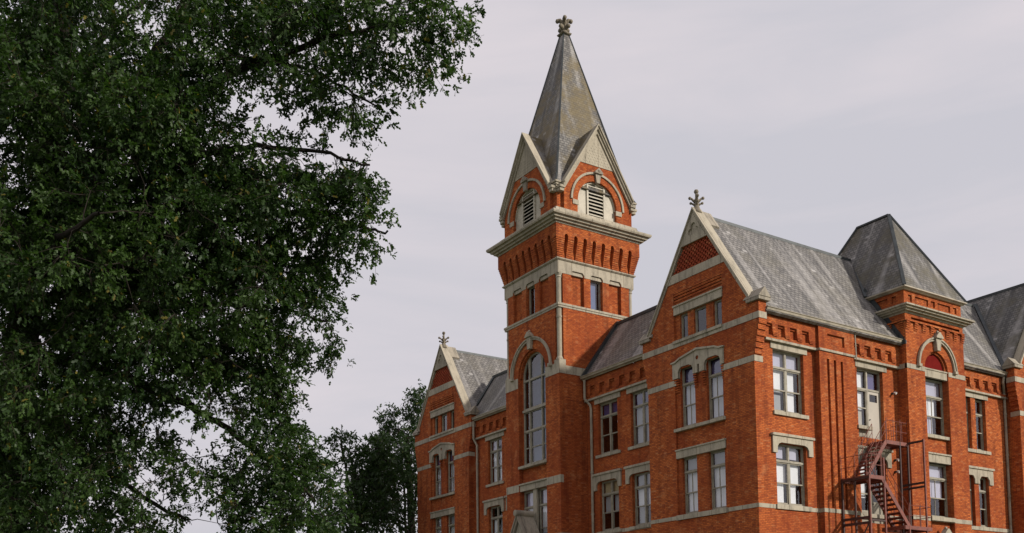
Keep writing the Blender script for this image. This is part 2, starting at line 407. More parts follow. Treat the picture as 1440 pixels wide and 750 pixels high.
def hood(F, u0, u1, zt, zb, leg, o0, o1, zo, peak=0):      # flat label moulding with dropped ends
    mb = MB()
    outl = [(u0, zb), (u0+leg, zb), (u0+leg, zo-.22), (u0+leg+.08, zo-.08), (u0+leg+.28, zo), (u1-leg-.28, zo), (u1-leg-.08, zo-.08), (u1-leg, zo-.22), (u1-leg, zb), (u1, zb), (u1, zt-.12)]
    outl += [((u0+u1)/2, zt-.12+peak)] if peak else []
    outl += [(u0, zt-.12)]
    mb.plate(F, outl, [], .002, .09)
    top = [(u0-.07, zt-.12), (u1+.07, zt-.12), (u1+.07, zt-.02), (u1, zt), (u0, zt), (u0-.07, zt-.02)] if not peak else \
        [(u0-.07, zt-.12), (u0-.07, zt-.02), ((u0+u1)/2, zt+peak), (u1+.07, zt-.02), (u1+.07, zt-.12), ((u0+u1)/2, zt-.12+peak)]
    mb.plate(F, top, [], .0025, .16)
    return mb

WIN = []                                      # opening rectangles are collected per wall
WH = [(.03, .97, .02, .70, BLIND)]
# ---- gable front used by three wings
def gable_front(F, off, seen=True, spec=None):
    s = lambda y: y+off
    inner_holes = []
    R1 = rect(s(1.93), s(5.36), 8.08, 15.45)           # tall recessed bay
    R2 = rect(s(1.93), s(5.33), 16.90, 19.36)          # attic recess
    P3 = [(s(1.99), 20.37), (s(5.42), 20.37), (s(4.63), 21.55), (s(2.78), 21.55)]   # diaper panel
    att = [(4.42, 4.98), (3.12, 3.98), (2.07, 2.63)]
    upw = [(4.02, 5.05), (2.12, 3.2)]
    outer = [(s(0), 0), (s(7.39), 0), (s(7.39), 17.3), (s(3.695), 23.05), (s(0), 17.3)]
    ho = [rect(s(a), s(b_), 16.90, 18.24) for a, b_ in att]
    ho += [rect(s(a), s(b_), 12.46, 15.58) for a, b_ in upw]+[rect(s(a), s(b_), 8.1, 10.97) for a, b_ in upw]
    wl = MB(); wl.plate(F, outer, [R1, R2, P3], -.10, 0)
    A0 = [(s(2.81), 21.57), (s(4.60), 21.57), (s(3.695), 22.98)]
    tri = [(s(0), 0), (s(7.39), 0), (s(7.39), 17.29), (s(3.695), 23.02), (s(0), 17.29)]
    wl.plate(F, tri, ho, -.42, -.101)
    # corbelled shoulders under the kneelers, six stepped courses
    for k in range(6):
        z0 = 15.0+k*.27; e = .06*(k+1)
        for sd in (0, 1):
            a, b_ = (s(-e), s(.3)) if sd == 0 else (s(7.09), s(7.39+e))
            wl.box(F, a, b_, z0, z0+.27, -.5, .004)
    for a, b_ in ((s(-.36), s(.3)), (s(7.09), s(7.75))): wl.box(F, a, b_, 16.9, 17.42, -.5, .003)
    # recessed stringcourses in the attic head (dentil rows)
    for k in range(3): wl.box(F, s(1.93), s(5.33), 18.94+k*.15, 18.94+k*.15+.10, -.101, -.055+.02*k)
    # toothed shoulders beside the paired windows
    for k in range(6):
        z = 14.95-k*.115
        for a, b_ in ((5.06, 5.36), (1.93, 2.11), (3.21, 3.44), (3.80, 4.01)):
            wl.box(F, s(a), s(b_), z-.075, z, -.101, .045-.02*k)
    part('brick_wall', wl, BRICK, HALL)
    # diaper panel
    dp = MB(); dp.plate(F, P3, [], -.13, -.1005) if False else None
    z = 20.40; r = 0
    while z < 21.5:
        u = 1.9+(.125 if r % 2 else 0)
        lo = 1.99+(2.78-1.99)*(z-20.37)/1.18+.02; hi = 5.42-(5.42-4.63)*(z-20.37)/1.18-.02
        while u < 5.5:
            if u > lo and u+.16 < hi: dp.box(F, s(u), s(u+.16), z, z+.105, -.1015, -.035)
            u += .25
        z += .118; r += 1
    part('diaper_panel', dp, BRICKD, HALL)
    # stone dressings
    st = MB()
    st.box(F, s(-.38), s(7.77), 16.60, 16.90, -.5, .03)
    st.box(F, s(1.93), s(5.36), 16.78, 16.92, -.09, .10)
    st.box(F, s(0), s(7.39), 7.89, 8.08, -.02, .025)
    st.box(F, s(1.9), s(5.40), 7.86, 8.095, -.11, .09)
    st.box(F, s(1.88), s(5.42), 12.30, 12.45, -.11, .09)
    for a, b_ in ((-.012, 2.0), (5.25, 7.402)): st.box(F, s(a), s(b_), 14.66, 14.94, -.55, .018)
    st.plate(F, [(s(1.66), 19.90), (s(5.73), 19.90), (s(5.46), 20.34), (s(1.93), 20.34)], [], -.05, .03)
    part('string_course', st, STONE, HALL)
    li = MB(); li.box(F, s(1.90), s(5.30), 18.26, 18.66, -.2, .035); li.box(F, s(1.88), s(5.33), 18.66, 18.74, -.1, .09)
    li.box(F, s(1.92), s(5.36), 10.95, 11.32, -.2, .03); li.box(F, s(1.90), s(5.38), 11.32, 11.39, -.1, .08)
    part('lintel', li, STONE, HALL)
    hd = MB()
    H = [(1.9, 15.0), (2.13, 15.0), (2.13, 15.28), (2.2, 15.42), (2.4, 15.52), (2.95, 15.52), (3.14, 15.42), (3.21, 15.28), (3.21, 14.98), (3.55, 14.98), (3.55, 15.38), (3.68, 15.38), (3.68, 14.98), (4.01, 14.98),
         (4.01, 15.28), (4.08, 15.42), (4.28, 15.52), (4.83, 15.52), (5.0, 15.42), (5.07, 15.28), (5.07, 15.0), (5.46, 15.0), (5.46, 15.78), (5.2, 15.78), (4.9, 15.90), (3.69, 16.10), (2.45, 15.90), (2.15, 15.78), (1.9, 15.78)]
    hd.plate(F, [(s(a), b_) for a, b_ in H], [arc(s(3.69), 15.72, .11, 0, 330, 10)], -.1005, .055)
    T = [(5.52, 15.78), (5.2, 15.78), (4.9, 15.90), (3.69, 16.10), (2.45, 15.90), (2.15, 15.78), (1.85, 15.78), (1.85, 15.85), (2.14, 15.87), (2.45, 15.99), (3.69, 16.20), (4.9, 15.99), (5.2, 15.87), (5.52, 15.85)]
    hd.plate(F, [(s(a), b_) for a, b_ in T], [], .002, .13)
    part('hood_mould', hd, STONE, HALL)
    # apex stone with a trefoil
    ap = MB()
    tre = []
    for a0, cx, cz in ((-20, 3.93, 22.13), (90-95, 3.695, 22.42), (150, 3.46, 22.13)):
        pass
    tre = arc(3.695+.20, 22.10, .17, -70, 95, 8)+arc(3.695, 22.36, .17, -10, 190, 10)+arc(3.695-.20, 22.10, .17, 85, 250, 8)
    tre.sort(key=lambda p: math.atan2(p[1]-22.18, p[0]-3.695))
    A = [(2.81, 21.57), (4.60, 21.57), (3.695, 22.98)]
    ap.plate(F, [(s(a), b_) for a, b_ in A], [], -.06, .002); ap.plate(F, [(s(a), b_) for a, b_ in A], [[(s(a), b_) for a, b_ in tre]], .003, .08)
    part('apex_stone', ap, STONE, HALL)
    # raking coping, kneelers
    cp = MB()
    def rk(y, z, d):  # offset square to the right-hand rake
        n = Vector((-(23.05-17.3), 3.695)).normalized(); return (y+n.x*d, z+n.y*d)
    sl_ = (23.05-17.3)/3.695
    for d0, d1, w0, w1 in ((-.06, .17, -.5, .06), (.17, .28, -.5, .13)):
        pass
        L = [(.14, 17.3+.14*sl_+d0), (3.695, 23.05+d0), (7.25, 17.3+.14*sl_+d0), (7.25, 17.3+.14*sl_+d1), (3.695, 23.05+d1), (.14, 17.3+.14*sl_+d1)]
        cp.plate(F, [(s(a), b_) for a, b_ in L], [], w0, w1)
    part('coping', cp, STONE, HALL)
    for sd in (0, 1):
        kn = MB()
        def q(y): return s(y) if sd == 0 else s(7.39-y)
        # block projecting sideways with a little gablet on its end, gablet ridge runs across the wall head
        y0, y1 = -.52, .30
        kn.box(F, min(q(y0), q(y1)), max(q(y0), q(y1)), 17.42, 17.58, -.62, .14)
        e = 17.58
        P_ = [F(q(y0-.03), e, .16), F(q(y0-.03), e, -.64), F(q(y0-.03), e+.46, -.24), F(q(y1+.15), e, .16), F(q(y1+.15), e, -.64), F(q(y1+.15), e+.46, -.24)]
        kn.add(P_, [(0, 1, 2), (3, 5, 4), (0, 3, 4, 1), (0, 2, 5, 3), (1, 4, 5, 2)])
        part('kneeler', kn, STONEG, HALL)
    # windows
    spec = spec or {}
    for k, (a, b_) in enumerate(att): window(F, s(a), s(b_), 16.92, 18.26, 1, None, False, .20, shades=((0, 1, 0, 1, VIOLB if False else GREY),) if False else (), attic=True)
    for k, (a, b_) in enumerate(upw):
        window(F, s(a), s(b_), 12.46, 15.56, 1, 14.66, True, .24, 'v', ((.22, .95, .0, .69, CURT), (.2, .95, .72, .97, VIOLB)))
        window(F, s(a), s(b_), 8.1, 10.96, 1, 10.23, True, .24, 'n', ((.16, .96, .0, .72, BLIND), (.1, .95, .75, .97, GREY)))  # grey transom sheet is a painted reflection

def finial(c, sc, ax):           # crocketed stone finial with ball tips
    f = MB(); x, y, z = c
    prof = [(.42, 0), (.30, .25), (.22, .5), (.17, .75), (.16, .95), (.22, 1.05), (.14, 1.12), (.10, 1.3), (.10, 1.62)]
    f.tube([(x, y, z+b_*sc) for a, b_ in prof], [a*sc for a, b_ in prof], 8)
    f.ball((x, y, z+1.72*sc), .19*sc)
    for k in range(4):
        t = PI/4+k*PI/2+.2; dx, dy = math.cos(t), math.sin(t)
        f.tube([(x+dx*r*sc, y+dy*r*sc, z+h*sc) for r, h in ((.05, .85), (.22, 1.0), (.38, 1.16), (.46, 1.2))], [.12*sc, .10*sc, .08*sc, .07*sc], 6)
        f.ball((x+dx*.5*sc, y+dy*.5*sc, z+1.2*sc), .13*sc)
        f.tube([(x+dx*r*sc, y+dy*r*sc, z+h*sc) for r, h in ((.05, .6), (.25, .72), (.40, .8))], [.10*sc, .08*sc, .06*sc], 6)
        f.ball((x+dx*.44*sc, y+dy*.44*sc, z+.8*sc), .11*sc)
    return f

FA = FX(0); FD = FX(.45); FG = FY(0); OD = 26.4; OG = 21.6
gable_front(FA, 0); gable_front(FD, OD); gable_front(FG, OG)
# crossing roofs behind the gables
def wing_roof(F, off, L, w1=-.45):
    r = MB(); P_ = [(-.44, 16.98), (3.695, 23.02), (7.83, 16.98), (7.70, 16.90), (3.695, 22.72), (-.31, 16.90)]
    r.plate(F, [(off+a, b_) for a, b_ in P_], [], -L, w1)
    o = part('roof', r, SLATE, HALL)
    c = MB(); c.box(F, off+3.62, off+3.77, 22.93, 23.08, -L, w1-.05); part('ridge_cap', c, LEAD, o)
    return o
wing_roof(FA, 0, 12.0); wing_roof(FD, OD, 12.0)
r = MB(); r.plate(FG, [(OG+a, b_) for a, b_ in [(-.44, 16.98), (3.695, 23.55), (7.83, 16.98), (7.70, 16.90), (3.695, 23.25), (-.31, 16.90)]], [], -14, -.45)
o = part('roof', r, SLATEE, HALL); c = MB(); c.box(FG, OG+3.60, OG+3.79, 23.43, 23.60, -14, -.5); part('ridge_cap', c, LEAD, o)
f = finial((.2, 3.695, 23.05), .65, 0); part('finial', f, STONEF, HALL, True)
f = finial((.65, OD+3.695, 23.05), .65, 0); part('finial', f, STONEF, HALL, True)
f = finial((OG+3.695, .2, 23.05), .65, 0); part('finial', f, STONEF, HALL, True)
# small stone saddle behind each finial
for F, off in ((FA, 0), (FD, OD), (FG, OG)):
    m = MB(); P_ = [(3.10, 22.35), (3.695, 23.25), (4.29, 22.35), (4.2, 22.25), (3.695, 23.0), (3.19, 22.25)]
    m.plate(F, [(off+a, b_) for a, b_ in P_], [], -1.15, -.45); part('ridge_saddle', m, STONEG, HALL)

# ---- generic eaves: frieze of corbelled recesses, thin stone string and gutter
def frieze(F, u0, u1, starts, wd=.50, z0=15.98, z1=16.54, ztop=16.98):
    m = MB(); holes = [rect(a, a+wd, z0, z1) for a in starts if a > u0+.04 and a+wd < u1-.04]
    m.plate(F, rect(u0, u1, 15.83, ztop), holes, -.01, .16)
    for a in starts:
        m.box(F, a, a+wd, z1-.09, z1-.002, -.005, .07)                                # inner stepped head
        for k in range(3): m.box(F, a+wd+.0, a+wd+.30, z0-.02+k*.075, z0+.028+k*.075, .139, .205-k*.012)
    return m
def gutter(p0, p1, outward):
    g_ = MB(); a = Vector(p0); b_ = Vector(p1); ox = Vector(outward)
    prof = [(0, -.20), (.07, -.20), (.10, -.14), (.20, -.12), (.22, -.03), (.26, 0), (.24, .03), (.0, .03)]
    vs_ = [p+ox*e+Vector((0, 0, z)) for p in (a, b_) for e, z in prof]; n = len(prof)
    g_.add(vs_, [(i, (i+1) % n, (i+1) % n+n, i+n) for i in range(n)]+[tuple(range(n)), tuple(range(2*n-1, n-1, -1))])
    return part('gutter', g_, GUT, HALL)
# wide two-light window
def wide(F, u0, u1, z0, z1, tg, sh, dep=.18, tz=None): return window(F, u0, u1, z0, z1, 2, tz or (z0+(z1-z0)*.735), False, dep, tg, sh)

# ---- B and C: linking ranges either side of the tower on x = .95
FB = FX(.95)
def link_range(u0, u1, wins, sh_up, sh_lo, tgs):
    m = MB(); ho = []
    for a, b_ in wins: ho += [rect(a, b_, 12.47, 15.44), rect(a, b_, 8.1, 10.95)]
    m.plate(FB, rect(u0, u1, 0, 16.98), ho, -.42, 0)
    part('brick_wall', m, BRICK, HALL)
    n = int((u1-u0-.3)/.78); stp = (u1-u0-.3)/n
    part('corbel_frieze', frieze(FB, u0, u1, [u0+.2+stp*i for i in range(n)], .45), BRICK, HALL)
    s_ = MB(); s_.box(FB, u0, u1, 15.72, 15.83, -.02, .17); s_.box(FB, u0, u1, 7.89, 8.08, -.02, .02)
    for a, b_ in wins:
        s_.box(FB, a-.25, b_+.22, 12.30, 12.46, -.12, .08); s_.box(FB, a-.25, b_+.22, 7.93, 8.095, -.12, .08)
    part('string_course', s_, STONE, HALL)
    l_ = MB()
    for a, b_ in wins: l_.box(FB, a-.30, b_+.28, 15.43, 15.719, -.2, .05)
    part('lintel', l_, STONE, HALL)
    for k, (a, b_) in enumerate(wins):
        part('hood_mould', hood(FB, a-.26, b_+.46, 11.42, 10.46, .27, a, b_, 10.95), STONE, HALL)
        wide(FB, a, b_, 12.47, 15.43, tgs[k], sh_up[k]); wide(FB, a, b_, 8.1, 10.95, 'n', sh_lo[k])
VT = (.05, .95, .76, .97, VIOLB)
link_range(7.39, 13.87, [(8.25, 9.95), (11.1, 12.82)],
    [[(.05, .95, .0, .70, GREY), VT], [VT]],  # first window: grey sheet painted for its reflecting sashes
    [[(.55, .93, .36, .70, BLIND), (.55, .93, .0, .36, GREY), (.08, .45, .36, .70, BLIND), (.05, .95, .76, .97, GREY)], [(.08, .45, .36, .7, GREY), (.55, .93, .36, .70, GREY), (.05, .95, .76, .97, BUFF)]], ['v', 'v'])
link_range(19.49, OD, [(20.3, 22.0), (23.0, 24.7)],
    [[(.05, .95, 0, .7, BLIND)], [(.1, .45, 0, .7, BLIND), (.55, .9, .0, .7, BLIND), (.55, .95, .76, .97, LAVB)]],
    [[(.05, .95, 0, .7, BLIND)], [(.1, .42, 0, .7, GREY), (.55, .9, .0, .7, BLIND)]], ['n', 'n'])
gutter((.72, 7.30, 17.16), (.72, 13.87, 17.16), (-1, 0, 0))
gutter((.72, 19.49, 17.16), (.72, OD-.1, 17.16), (-1, 0, 0))
for y0, y1 in ((7.0, 13.87), (19.49, 27.6)):
    m = MB(); FZ = lambda u, v, w: (u, w, v)
    m.plate(FZ, [(.60, 17.06), (3.25, 20.70), (6.0, 16.9), (5.8, 16.9), (3.25, 20.45), (.75, 16.98)], [], y0, y1)
    o = part('roof', m, SLATE, HALL)
    c = MB(); c.box(FZ, 3.15, 3.35, 20.64, 20.82, y0, y1); part('ridge_cap', c, LEAD, o)
v = MB(); v.bar((.55, 13.78, 17.12), (3.3, 13.78, 20.86), .22, .16); part('flashing', v, LEAD, HALL)
v = MB(); v.bar((.55, OD+.30, 17.12), (3.3, OD+1.1, 20.80), .2, .16); part('flashing', v, LEAD, HALL)
# downspouts
def spout(pts, r=.075):
    d = MB(); d.tube(pts, r, 8)
    for i in range(len(pts)-1):
        a, b_ = Vector(pts[i]), Vector(pts[i+1])
        if abs(a.z-b_.z) > 4:
            z = a.z-1.2
            while z > b_.z: d.tube([(a.x, a.y, z), (a.x, a.y, z-.09)], r*1.3, 8); z -= 2.4
    return part('downspout', d, GUT, HALL)
spout([(.62, 13.62, 16.95), (.62, 13.62, 15.85), (.80, 13.35, 15.45), (.84, 13.33, 15.2), (.84, 13.33, 0)])
spout([(.62, OD-.38, 16.95), (.62, OD-.38, 15.75), (.82, OD-.5, 15.3), (.84, OD-.5, 0)])

# ---- A side wall on y = 0
FS = FY(0)
m = MB(); m.plate(FS, rect(0.425, 10.6, 0, 16.98), [rect(1.22, 3.32, 12.48, 15.44), rect(1.25, 3.32, 8.1, 11.0), rect(7.22, 9.25, 11.9, 15.44), rect(7.22, 9.25, 7.62, 10.95)], -.42, 0)
part('brick_wall', m, BRICK, HALL)
pl_ = MB(); slots = [rect(4.66+.50*k, 4.83+.50*k, 8.12, 15.38) for k in range(3)]
pl_.plate(FS, rect(4.12, 6.72, 0, 16.98), slots+[rect(4.75, 6.0, 16.10, 16.62)], .001, .30)
pl_.plate(FS, rect(4.62, 6.13, 16.05, 16.70), [rect(4.75, 6.0, 16.10, 16.55)], .15, .20) if False else None
part('brick_pilaster', pl_, BRICK, HALL)
sb = MB()
for k in range(3): sb.box(FS, 4.66+.5*k, 4.83+.5*k, 8.12, 15.38, .002, .10)
sb.box(FS, 4.75, 6.0, 16.10, 16.62, .002, .2); part('slot_lining', sb, BRICK, HALL)
part('corbel_frieze', frieze(FS, .55, 4.119, [.62, 1.45, 2.28, 3.12], .48), BRICK, HALL)
part('corbel_frieze', frieze(FS, 6.721, 10.45, [6.85, 7.68, 8.5, 9.35], .48), BRICK, HALL)
s_ = MB(); s_.box(FS, .62, 4.119, 15.72, 15.83, -.02, .19); s_.box(FS, 4.10, 6.74, 15.72, 15.83, .0, .36); s_.box(FS, 6.721, 10.45, 15.72, 15.83, -.02, .19)
s_.box(FS, .001, 4.119, 7.89, 8.08, -.02, .02); s_.box(FS, 4.10, 6.74, 7.89, 8.08, .0, .32); s_.box(FS, 6.721, 10.45, 7.89, 8.08, -.02, .02)
s_.box(FS, 1.14, 3.5, 12.30, 12.475, -.12, .09); s_.box(FS, 1.14, 3.5, 7.88, 8.10, -.12, .09); s_.box(FS, 7.13, 8.22, 12.30, 12.475, -.10, .09)
part('string_course', s_, STONE, HALL)
l_ = MB(); l_.box(FS, 1.06, 3.55, 15.43, 15.719, -.2, .05); l_.box(FS, 7.10, 9.54, 15.43, 15.719, -.2, .05); part('lintel', l_, STONE, HALL)
part('hood_mould', hood(FS, .98, 3.72, 11.42, 10.50, .30, 1.25, 3.32, 11.0), STONE, HALL)
part('hood_mould', hood(FS, 6.93, 9.60, 11.42, 10.50, .30, 7.2, 9.3, 10.95), STONE, HALL)
wide(FS, 1.22, 3.32, 12.48, 15.43, 'n', [(.04, .97, .74, .98, LAVB), (.04, .47, .34, .70, BLIND), (.08, .40, .03, .30, GREY), (.54, .84, .0, .72, BLIND)], tz=14.6)  # lower left grey sheet is a painted mirror tone
wide(FS, 1.25, 3.32, 8.1, 10.99, 'n', [(.04, .47, .36, .72, BLIND), (.04, .40, .02, .36, BLIND), (.54, .90, .36, .72, BLIND), (.54, .80, .02, .36, BLIND), (.05, .40, .78, .97, LAVB), (.55, .85, .78, .97, LAVB)], tz=10.17)
# door bay, upper floor: left light is a window, right light a door
def door_bay(z0, z1, tz, glassy):
    w = MB(); w.plate(FS, rect(7.22, 9.25, z0, z1), [rect(7.30, 8.16, z0+.58, tz-.05), rect(7.30, 8.16, tz+.05, z1-.08), rect(8.27, 9.17, z0+.02, tz-.05), rect(8.27, 9.17, tz+.05, z1-.08)], -.28, -.18)
    fr = part('door_frame', w, TRIM, HALL)
    s2 = MB(); s2.plate(FS, rect(7.30, 8.16, z0+.58, tz-.05), [rect(7.345, 8.115, z0+.65, (z0+.58+tz)/2-.03), rect(7.345, 8.115, (z0+.58+tz)/2+.03, tz-.1)], -.26, -.20); part('sash', s2, TRIM, fr)
    gp = MB(); gp.pane(FS, 7.31, 8.15, z0+.60, tz-.06, -.27); gp.pane(FS, 7.31, 8.15, tz+.06, z1-.09, -.27); part('glass_pane', gp, GLASS, fr)
    g2 = MB(); g2.pane(FS, 8.28, 9.16, tz+.06, z1-.09, -.27); part('transom_pane', g2, GLASSV if glassy else GLASS, fr)
    bl = MB(); bl.box(FS, 7.33, 8.1, (z0+tz)/2+.25 if glassy else z0+1.3, tz-.1, -.40, -.395); bl.box(FS, 7.33, 8.1, tz+.08, z1-.12, -.40, -.395); part('blind_or_tone_sheet', bl, BLIND, fr)
    if glassy:
        b2 = MB(); b2.box(FS, 7.33, 8.0, z0+.6, (z0+tz)/2+.24, -.40, -.395); part('blind_or_tone_sheet', b2, BUFF if False else DOORP, fr)
        b3 = MB(); b3.box(FS, 8.5, 9.1, tz+.08, z1-.12, -.40, -.395); part('transom_backing', b3, VIOLB, fr)
    d = MB(); d.plate(FS, rect(8.28, 9.16, z0+.03, tz-.06), [rect(8.42, 9.02, tz-.58, tz-.20)] if glassy else [rect(8.40, 9.04, z0+1.1, tz-.2)], -.26, -.21)
    do = part('door', d, DOORP if glassy else TRIM, HALL)
    dp_ = MB(); dp_.pane(FS, 8.40, 9.04, tz-.60, tz-.18, -.24) if glassy else dp_.pane(FS, 8.38, 9.06, z0+1.05, tz-.18, -.24); part('glass_pane', dp_, GLASSB, do)
    h_ = MB(); h_.ball(FS(8.36, z0+1.0, -.17), .035, 8); part('door_handle', h_, LEAD, do)
door_bay(11.9, 15.43, 14.42, True); door_bay(7.62, 10.94, 10.0, False)
gutter((.50, -.22, 17.18), (10.45, -.22, 17.18), (0, -1, 0))
v = MB(); v.tube([(6.78, -.04, 16.9), (6.78, -.33, 16.85), (6.78, -.36, 15.85), (6.74, -.40, 15.7), (6.74, -.40, 15.6)], .035, 6); part('conduit', v, GUT, HALL)

# ---- tower
TX, TY, TH = 1.83, 16.68, 2.80
FT = FX(TX-TH); FR = FY(TY-TH)
yl, yr = TY-TH, TY+TH
m = MB(); nk = .34                                    # corner notch for the colonnettes
recF = [arched(TY, 1.42, 0.2, 17.86)]
m.plate(FT, rect(yl, TY-1.42, 0, 17.95), [], -.27, 0); m.plate(FT, rect(TY+1.42, yr, 0, 17.95), [], -.27, 0)
m.plate(FT, [(yl+nk, 17.95), (TY-1.42, 17.95)]+arc(TY, 17.86, 1.42, 176.4, 3.6, 20)+[(TY+1.42, 17.95), (yr-nk, 17.95), (yr-nk, 21.35), (yl+nk, 21.35)], [], -.27, 0)
ring = arc(TY, 17.86, 1.42, 0, 180, 20)+arc(TY, 17.86, 1.30, 180, 0, 20); m.plate(FT, ring, [], -.27, -.10)
m.plate(FT, rect(yl+.1, yr-.1, 0, 21.36), [arched(TY, 1.30, 12.45, 17.86), rect(TY-1.38, TY-.19, 7.2, 10.93), rect(TY+.19, TY+1.38, 7.2, 10.93)], -.60, -.27)
rec = [(-1.85, -.93), (-.45, .45), (.93, 1.85)]
for F, c in ((FT, TY), (FR, TX)):
    if F is FR:
        m.plate(F, rect(TX-TH+.27, TX+TH, 0, 17.95), [], -.27, 0)
        m.plate(F, rect(TX-TH+nk, TX+TH-nk, 17.95, 21.35), [], -.27, 0)
    m.plate(F, rect(c-TH+nk, c+TH-nk, 21.35, 23.95), [rect(c+a, c+b_, 21.36, 23.42) for a, b_ in rec], -.20, 0)
    m.plate(F, rect(c-TH+nk, c+TH-nk, 21.35, 23.95), [rect(c-.45, c+.45, 21.36, 23.3)], -.5, -.2005)
# notch returns and rear shells
for sx in (-1, 1):
    for sy in (-1, 1):
        x0 = TX+sx*(TH-nk); y0 = TY+sy*(TH-nk)
        m.box(lambda u, v, w: (u, w, v), min(x0, x0-sx*.3), max(x0, x0-sx*.3), 17.9, 23.95, min(y0, y0-sy*.3), max(y0, y0-sy*.3))
ident = lambda u, v, w: (u, w, v)
m.box(ident, TX-TH+.3, TX+TH, 0, 23.95, yr-.3, yr-.001); m.box(ident, TX+TH-.3, TX+TH-.001, 0, 23.95, yl+.3, yr-.3)
part('tower_wall', m, BRICK, HALL)
cm = MB()
for sx, sy in ((-1, -1), (1, -1), (-1, 1), (1, 1)):
    x0 = TX+sx*(TH-.17); y0 = TY+sy*(TH-.17); cm = MB()
    cm.tube([(x0, y0, z) for z in (18.05, 18.12, 18.2, 18.25, 20.5, 20.52, 20.62, 20.64, 22.85, 22.9, 22.98, 23.1, 23.2)], [.21, .21, .17, .14, .14, .165, .165, .14, .14, .18, .15, .21, .23], 12)
    part('colonnette', cm, STONE, HALL)
st = MB()
def ringbox(mb, z0, z1, e, h=TH, hy=None):
    hy = h if hy is None else hy
    mb.sweep_box(TX, TY, (h, hy), [(-.3, z0), (e, z0), (e, z1), (-.3, z1)])
for a, b_ in ((yl-.02, TY-1.44), (TY+1.44, yr+.02)): st.box(FT, a, b_, 17.24, 17.86, -.2, .02)
st.box(FT, yl-.02, yl+.45, 17.86, 18.06, -.45, .02); st.box(FT, yr-.45, yr+.02, 17.86, 18.06, -.45, .02)
st.box(FR, TX-TH+.2, TX+TH+.02, 17.24, 17.72, -.2, .02); st.box(FR, TX-TH-.019, TX-TH+.46, 17.722, 18.055, -.45, .021)
ringbox(st, 21.10, 21.22, .03); ringbox(st, 21.22, 21.34, .07)
st.box(FT, yl-.02, TY-1.44, 10.94, 11.38, -.2, .02); st.box(FT, TY+1.44, yr+.02, 10.94, 11.38, -.2, .02)
ringbox(st, 7.89, 8.08, .02)
part('string_course', st, STONE, HALL)
fz = MB()
for F, c in ((FT, TY), (FR, TX)):
    o_ = rect(c-TH-.02, c+TH+.02, 23.12, 23.86)
    P_ = [(c-TH-.02, 23.12)]
    for a, b_ in rec: P_ += [(c+a-.02, 23.12), (c+a-.02, 23.24), (c+a+.10, 23.38), (c+b_-.10, 23.38), (c+b_+.02, 23.24), (c+b_+.02, 23.12)]
    P_ += [(c+TH+.02, 23.12), (c+TH+.02, 23.86), (c-TH-.02, 23.86)]
    fz.plate(F, P_, [], -.1, .025)
    for a, b_ in rec: fz.plate(F, [(c+a, 23.16), (c+b_, 23.16), (c+b_, 23.28), (c+b_-.1, 23.37), (c+a+.1, 23.37), (c+a, 23.28)], [], -.19, -.06)
fz.sweep_box(TX, TY, (TH, TH), [(-.3, 23.86), (.06, 23.86), (.13, 23.92), (.13, 23.98), (.05, 24.01), (-.3, 24.01)])
fz.box(ident, TX-TH+.1, TX+TH-.1, 23.2, 23.86, yr-.1, yr+.02); fz.box(ident, TX+TH-.1, TX+TH+.02, 23.2, 23.86, yl+.1, yr-.1)
part('stone_frieze', fz, STONE, HALL)
lb = MB(); lb.box(FT, TY-1.42, TY+1.42, 10.94, 11.30, -.26, -.04); lb.box(FT, TY-1.43, TY+1.43, 11.30, 11.39, -.26, .05); lb.box(FT, TY-.19, TY+.19, 7.2, 10.94, -.5, -.14)
part('lintel', lb, STONE, HALL)
sl2 = MB(); sl2.box(FT, TY-1.46, TY+1.46, 12.30, 12.445, -.4, .06); part('window_sill', sl2, STONE, HALL)
hm = MB()
hm.plate(FT, arc(TY, 17.88, 2.10, 0, 180, 30)+arc(TY, 17.88, 1.93, 180, 0, 30), [], .001, .10)
hm.plate(FT, arc(TY, 17.88, 2.13, 2, 178, 30)+arc(TY, 17.88, 2.05, 178, 2, 30), [], .10, .16)
for sg in (-1, 1): hm.box(FT, TY+sg*2.01-.13, TY+sg*2.01+.13, 17.80, 17.97, .001, .18)
part('hood_mould', hm, STONE, HALL)
def keystone(F, c, z0, z1, w0=.28, w1=.46, p=.2):
    k_ = MB(); k_.plate(F, [(c-w0/2, z0), (c+w0/2, z0), (c+w1/2, z1-.34), (c-w1/2, z1-.34)], [], .002, p)
    k_.plate(F, [(c-w1/2-.06, z1-.34), (c+w1/2+.06, z1-.34), (c+w1/2+.06, z1-.26), (c+.05, z1-.02), (c-.05, z1-.02), (c-w1/2-.06, z1-.26)], [], .0, p+.09)
    k_.ball(F(c, z1+.02, p*.6), .085, 8)
    return part('keystone', k_, STONE, HALL)
keystone(FT, TY, 19.30, 20.35)
